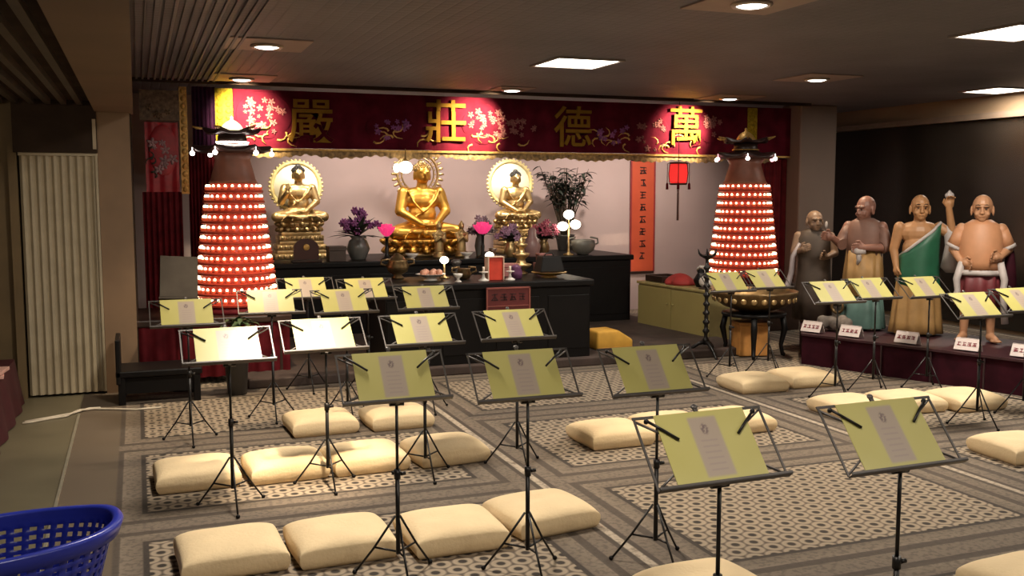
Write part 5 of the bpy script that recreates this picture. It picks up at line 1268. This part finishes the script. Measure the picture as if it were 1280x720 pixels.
# ================================================================== CUSHIONS
def cushion_mesh(seed):
    r = random.Random(seed); b = MB(); N = 26; hx, hy, H = 0.218, 0.200, 0.118
    ph = [r.uniform(0, 6) for _ in range(6)]
    def sq(u, v):
        k = 0.5*(u*u*v*v)
        return hx*u*math.sqrt(max(0, 1-0.05*v*v))*(1+0.012*math.sin(3*v+ph[0])), hy*v*math.sqrt(max(0, 1-0.05*u*u))*(1+0.012*math.sin(3*u+ph[1]))
    top = []; 
    def z_top(u, v):
        e = (1-abs(u)**5)*(1-abs(v)**5)
        return 0.078+ (H-0.078)*max(0, e)**0.5 + 0.010*(1-u*u)*(1-v*v) + 0.004*math.sin(5*u+ph[2])*math.sin(4*v+ph[3])*(1-u*u)*(1-v*v) - 0.012*math.exp(-((u-0.3*math.sin(ph[4]))**2+(v-0.2*math.cos(ph[5]))**2)*9)
    T = []
    for j in range(N+1):
        row = []
        for i in range(N+1):
            u = math.sin(PI/2*(-1+2*i/N)); v = math.sin(PI/2*(-1+2*j/N)); x, y = sq(u, v); row.append(b.bm.verts.new((x, y, z_top(u, v))))
        T.append(row)
    for j in range(N):
        for i in range(N): b.bm.faces.new((T[j][i], T[j][i+1], T[j+1][i+1], T[j+1][i])).smooth = True
    ring = [T[0][i] for i in range(N+1)]+[T[j][N] for j in range(1, N+1)]+[T[N][i] for i in range(N-1, -1, -1)]+[T[j][0] for j in range(N-1, 0, -1)]
    prev = ring
    for k, (q, z) in enumerate(((1.025, 0.066), (1.03, 0.045), (1.00, 0.022), (0.95, 0.006), (0.90, 0.0))):
        cur = [b.bm.verts.new((v.co.x*q, v.co.y*q, z+(0.004*math.sin(i*0.5+ph[0]) if k < 2 else 0))) for i, v in enumerate(ring)]
        for i in range(len(ring)):
            j = (i+1) % len(ring); b.bm.faces.new((prev[i], cur[i], cur[j], prev[j])).smooth = True
        prev = cur
    b.bm.faces.new(prev)
    return b
CUSH = [
    (0.33, 4.30, 0.02, 'nearest row of cream cushions, first from the left beside the blue basket'),
    (0.80, 4.28, 0.05, 'nearest row of cream cushions, second from the left'),
    (1.30, 4.22, 0.04, 'nearest row of cream cushions, third from the left'),
    (1.78, 4.30, 0.10, 'nearest row of cream cushions, rightmost, under the tall stand pole'),
    (0.26, 5.61, 0.03, 'second row of cream cushions, first from the left'),
    (0.74, 5.60, 0.02, 'second row of cream cushions, second from the left'),
    (1.20, 5.60, 0.04, 'second row of cream cushions, third from the left'),
    (1.69, 5.60, 0.06, 'second row of cream cushions, fourth from the left'),
    (1.11, 6.58, 0.02, 'cream cushion under the overexposed white stand, left of its pair'),
    (1.63, 6.56, 0.02, 'cream cushion behind the olive sheet, right of its pair'),
    (2.80, 5.60, 0.02, 'cream cushion left of the nearest olive sheet, on the carpet below the yellow stool'),
    (3.27, 5.66, 0.0, 'cream cushion mostly hidden behind the top of the nearest olive sheet'),
    (3.74, 5.63, 0.02, 'cream cushion peeping out right of the nearest olive sheet'),
    (4.65, 6.72, -0.04, 'cream cushion below the candle stand, left of a pair'),
    (5.16, 6.76, -0.03, 'cream cushion below the bronze bowl, right of a pair'),
    (4.79, 5.72, -0.02, 'cream cushion left of the right foreground olive sheet, near the plinth'),
    (5.28, 5.70, -0.05, 'cream cushion directly behind the right foreground olive sheet'),
    (5.75, 5.60, -0.05, 'cream cushion nearest the front of the plinth, before the cards'),
    (4.98, 4.40, -0.05, 'cream cushion cut by the right edge of the picture'),
    (2.02, 3.20, 0.05, 'cream cushion cut by the bottom edge beside the nearest stand pole'),
    (3.30, 2.80, 0.05, 'cream cushion cut by the bottom right corner of the picture'),
]
CM = []
for k in range(4):
    o = fin(cushion_mesh(k), 'cushion', m_cream)
    CM.append(o)
for i, (x, y, rz, lab) in enumerate(CUSH):
    o = CM[i] if i < 4 else CM[i % 4].copy()
    if i >= 4: COL.objects.link(o)
    o.location = (x, y, 0.0); o.rotation_euler = (0, 0, rz+random.uniform(-0.03, 0.03))
    tag(o, lab, 'cushion', 'cream floor cushions')
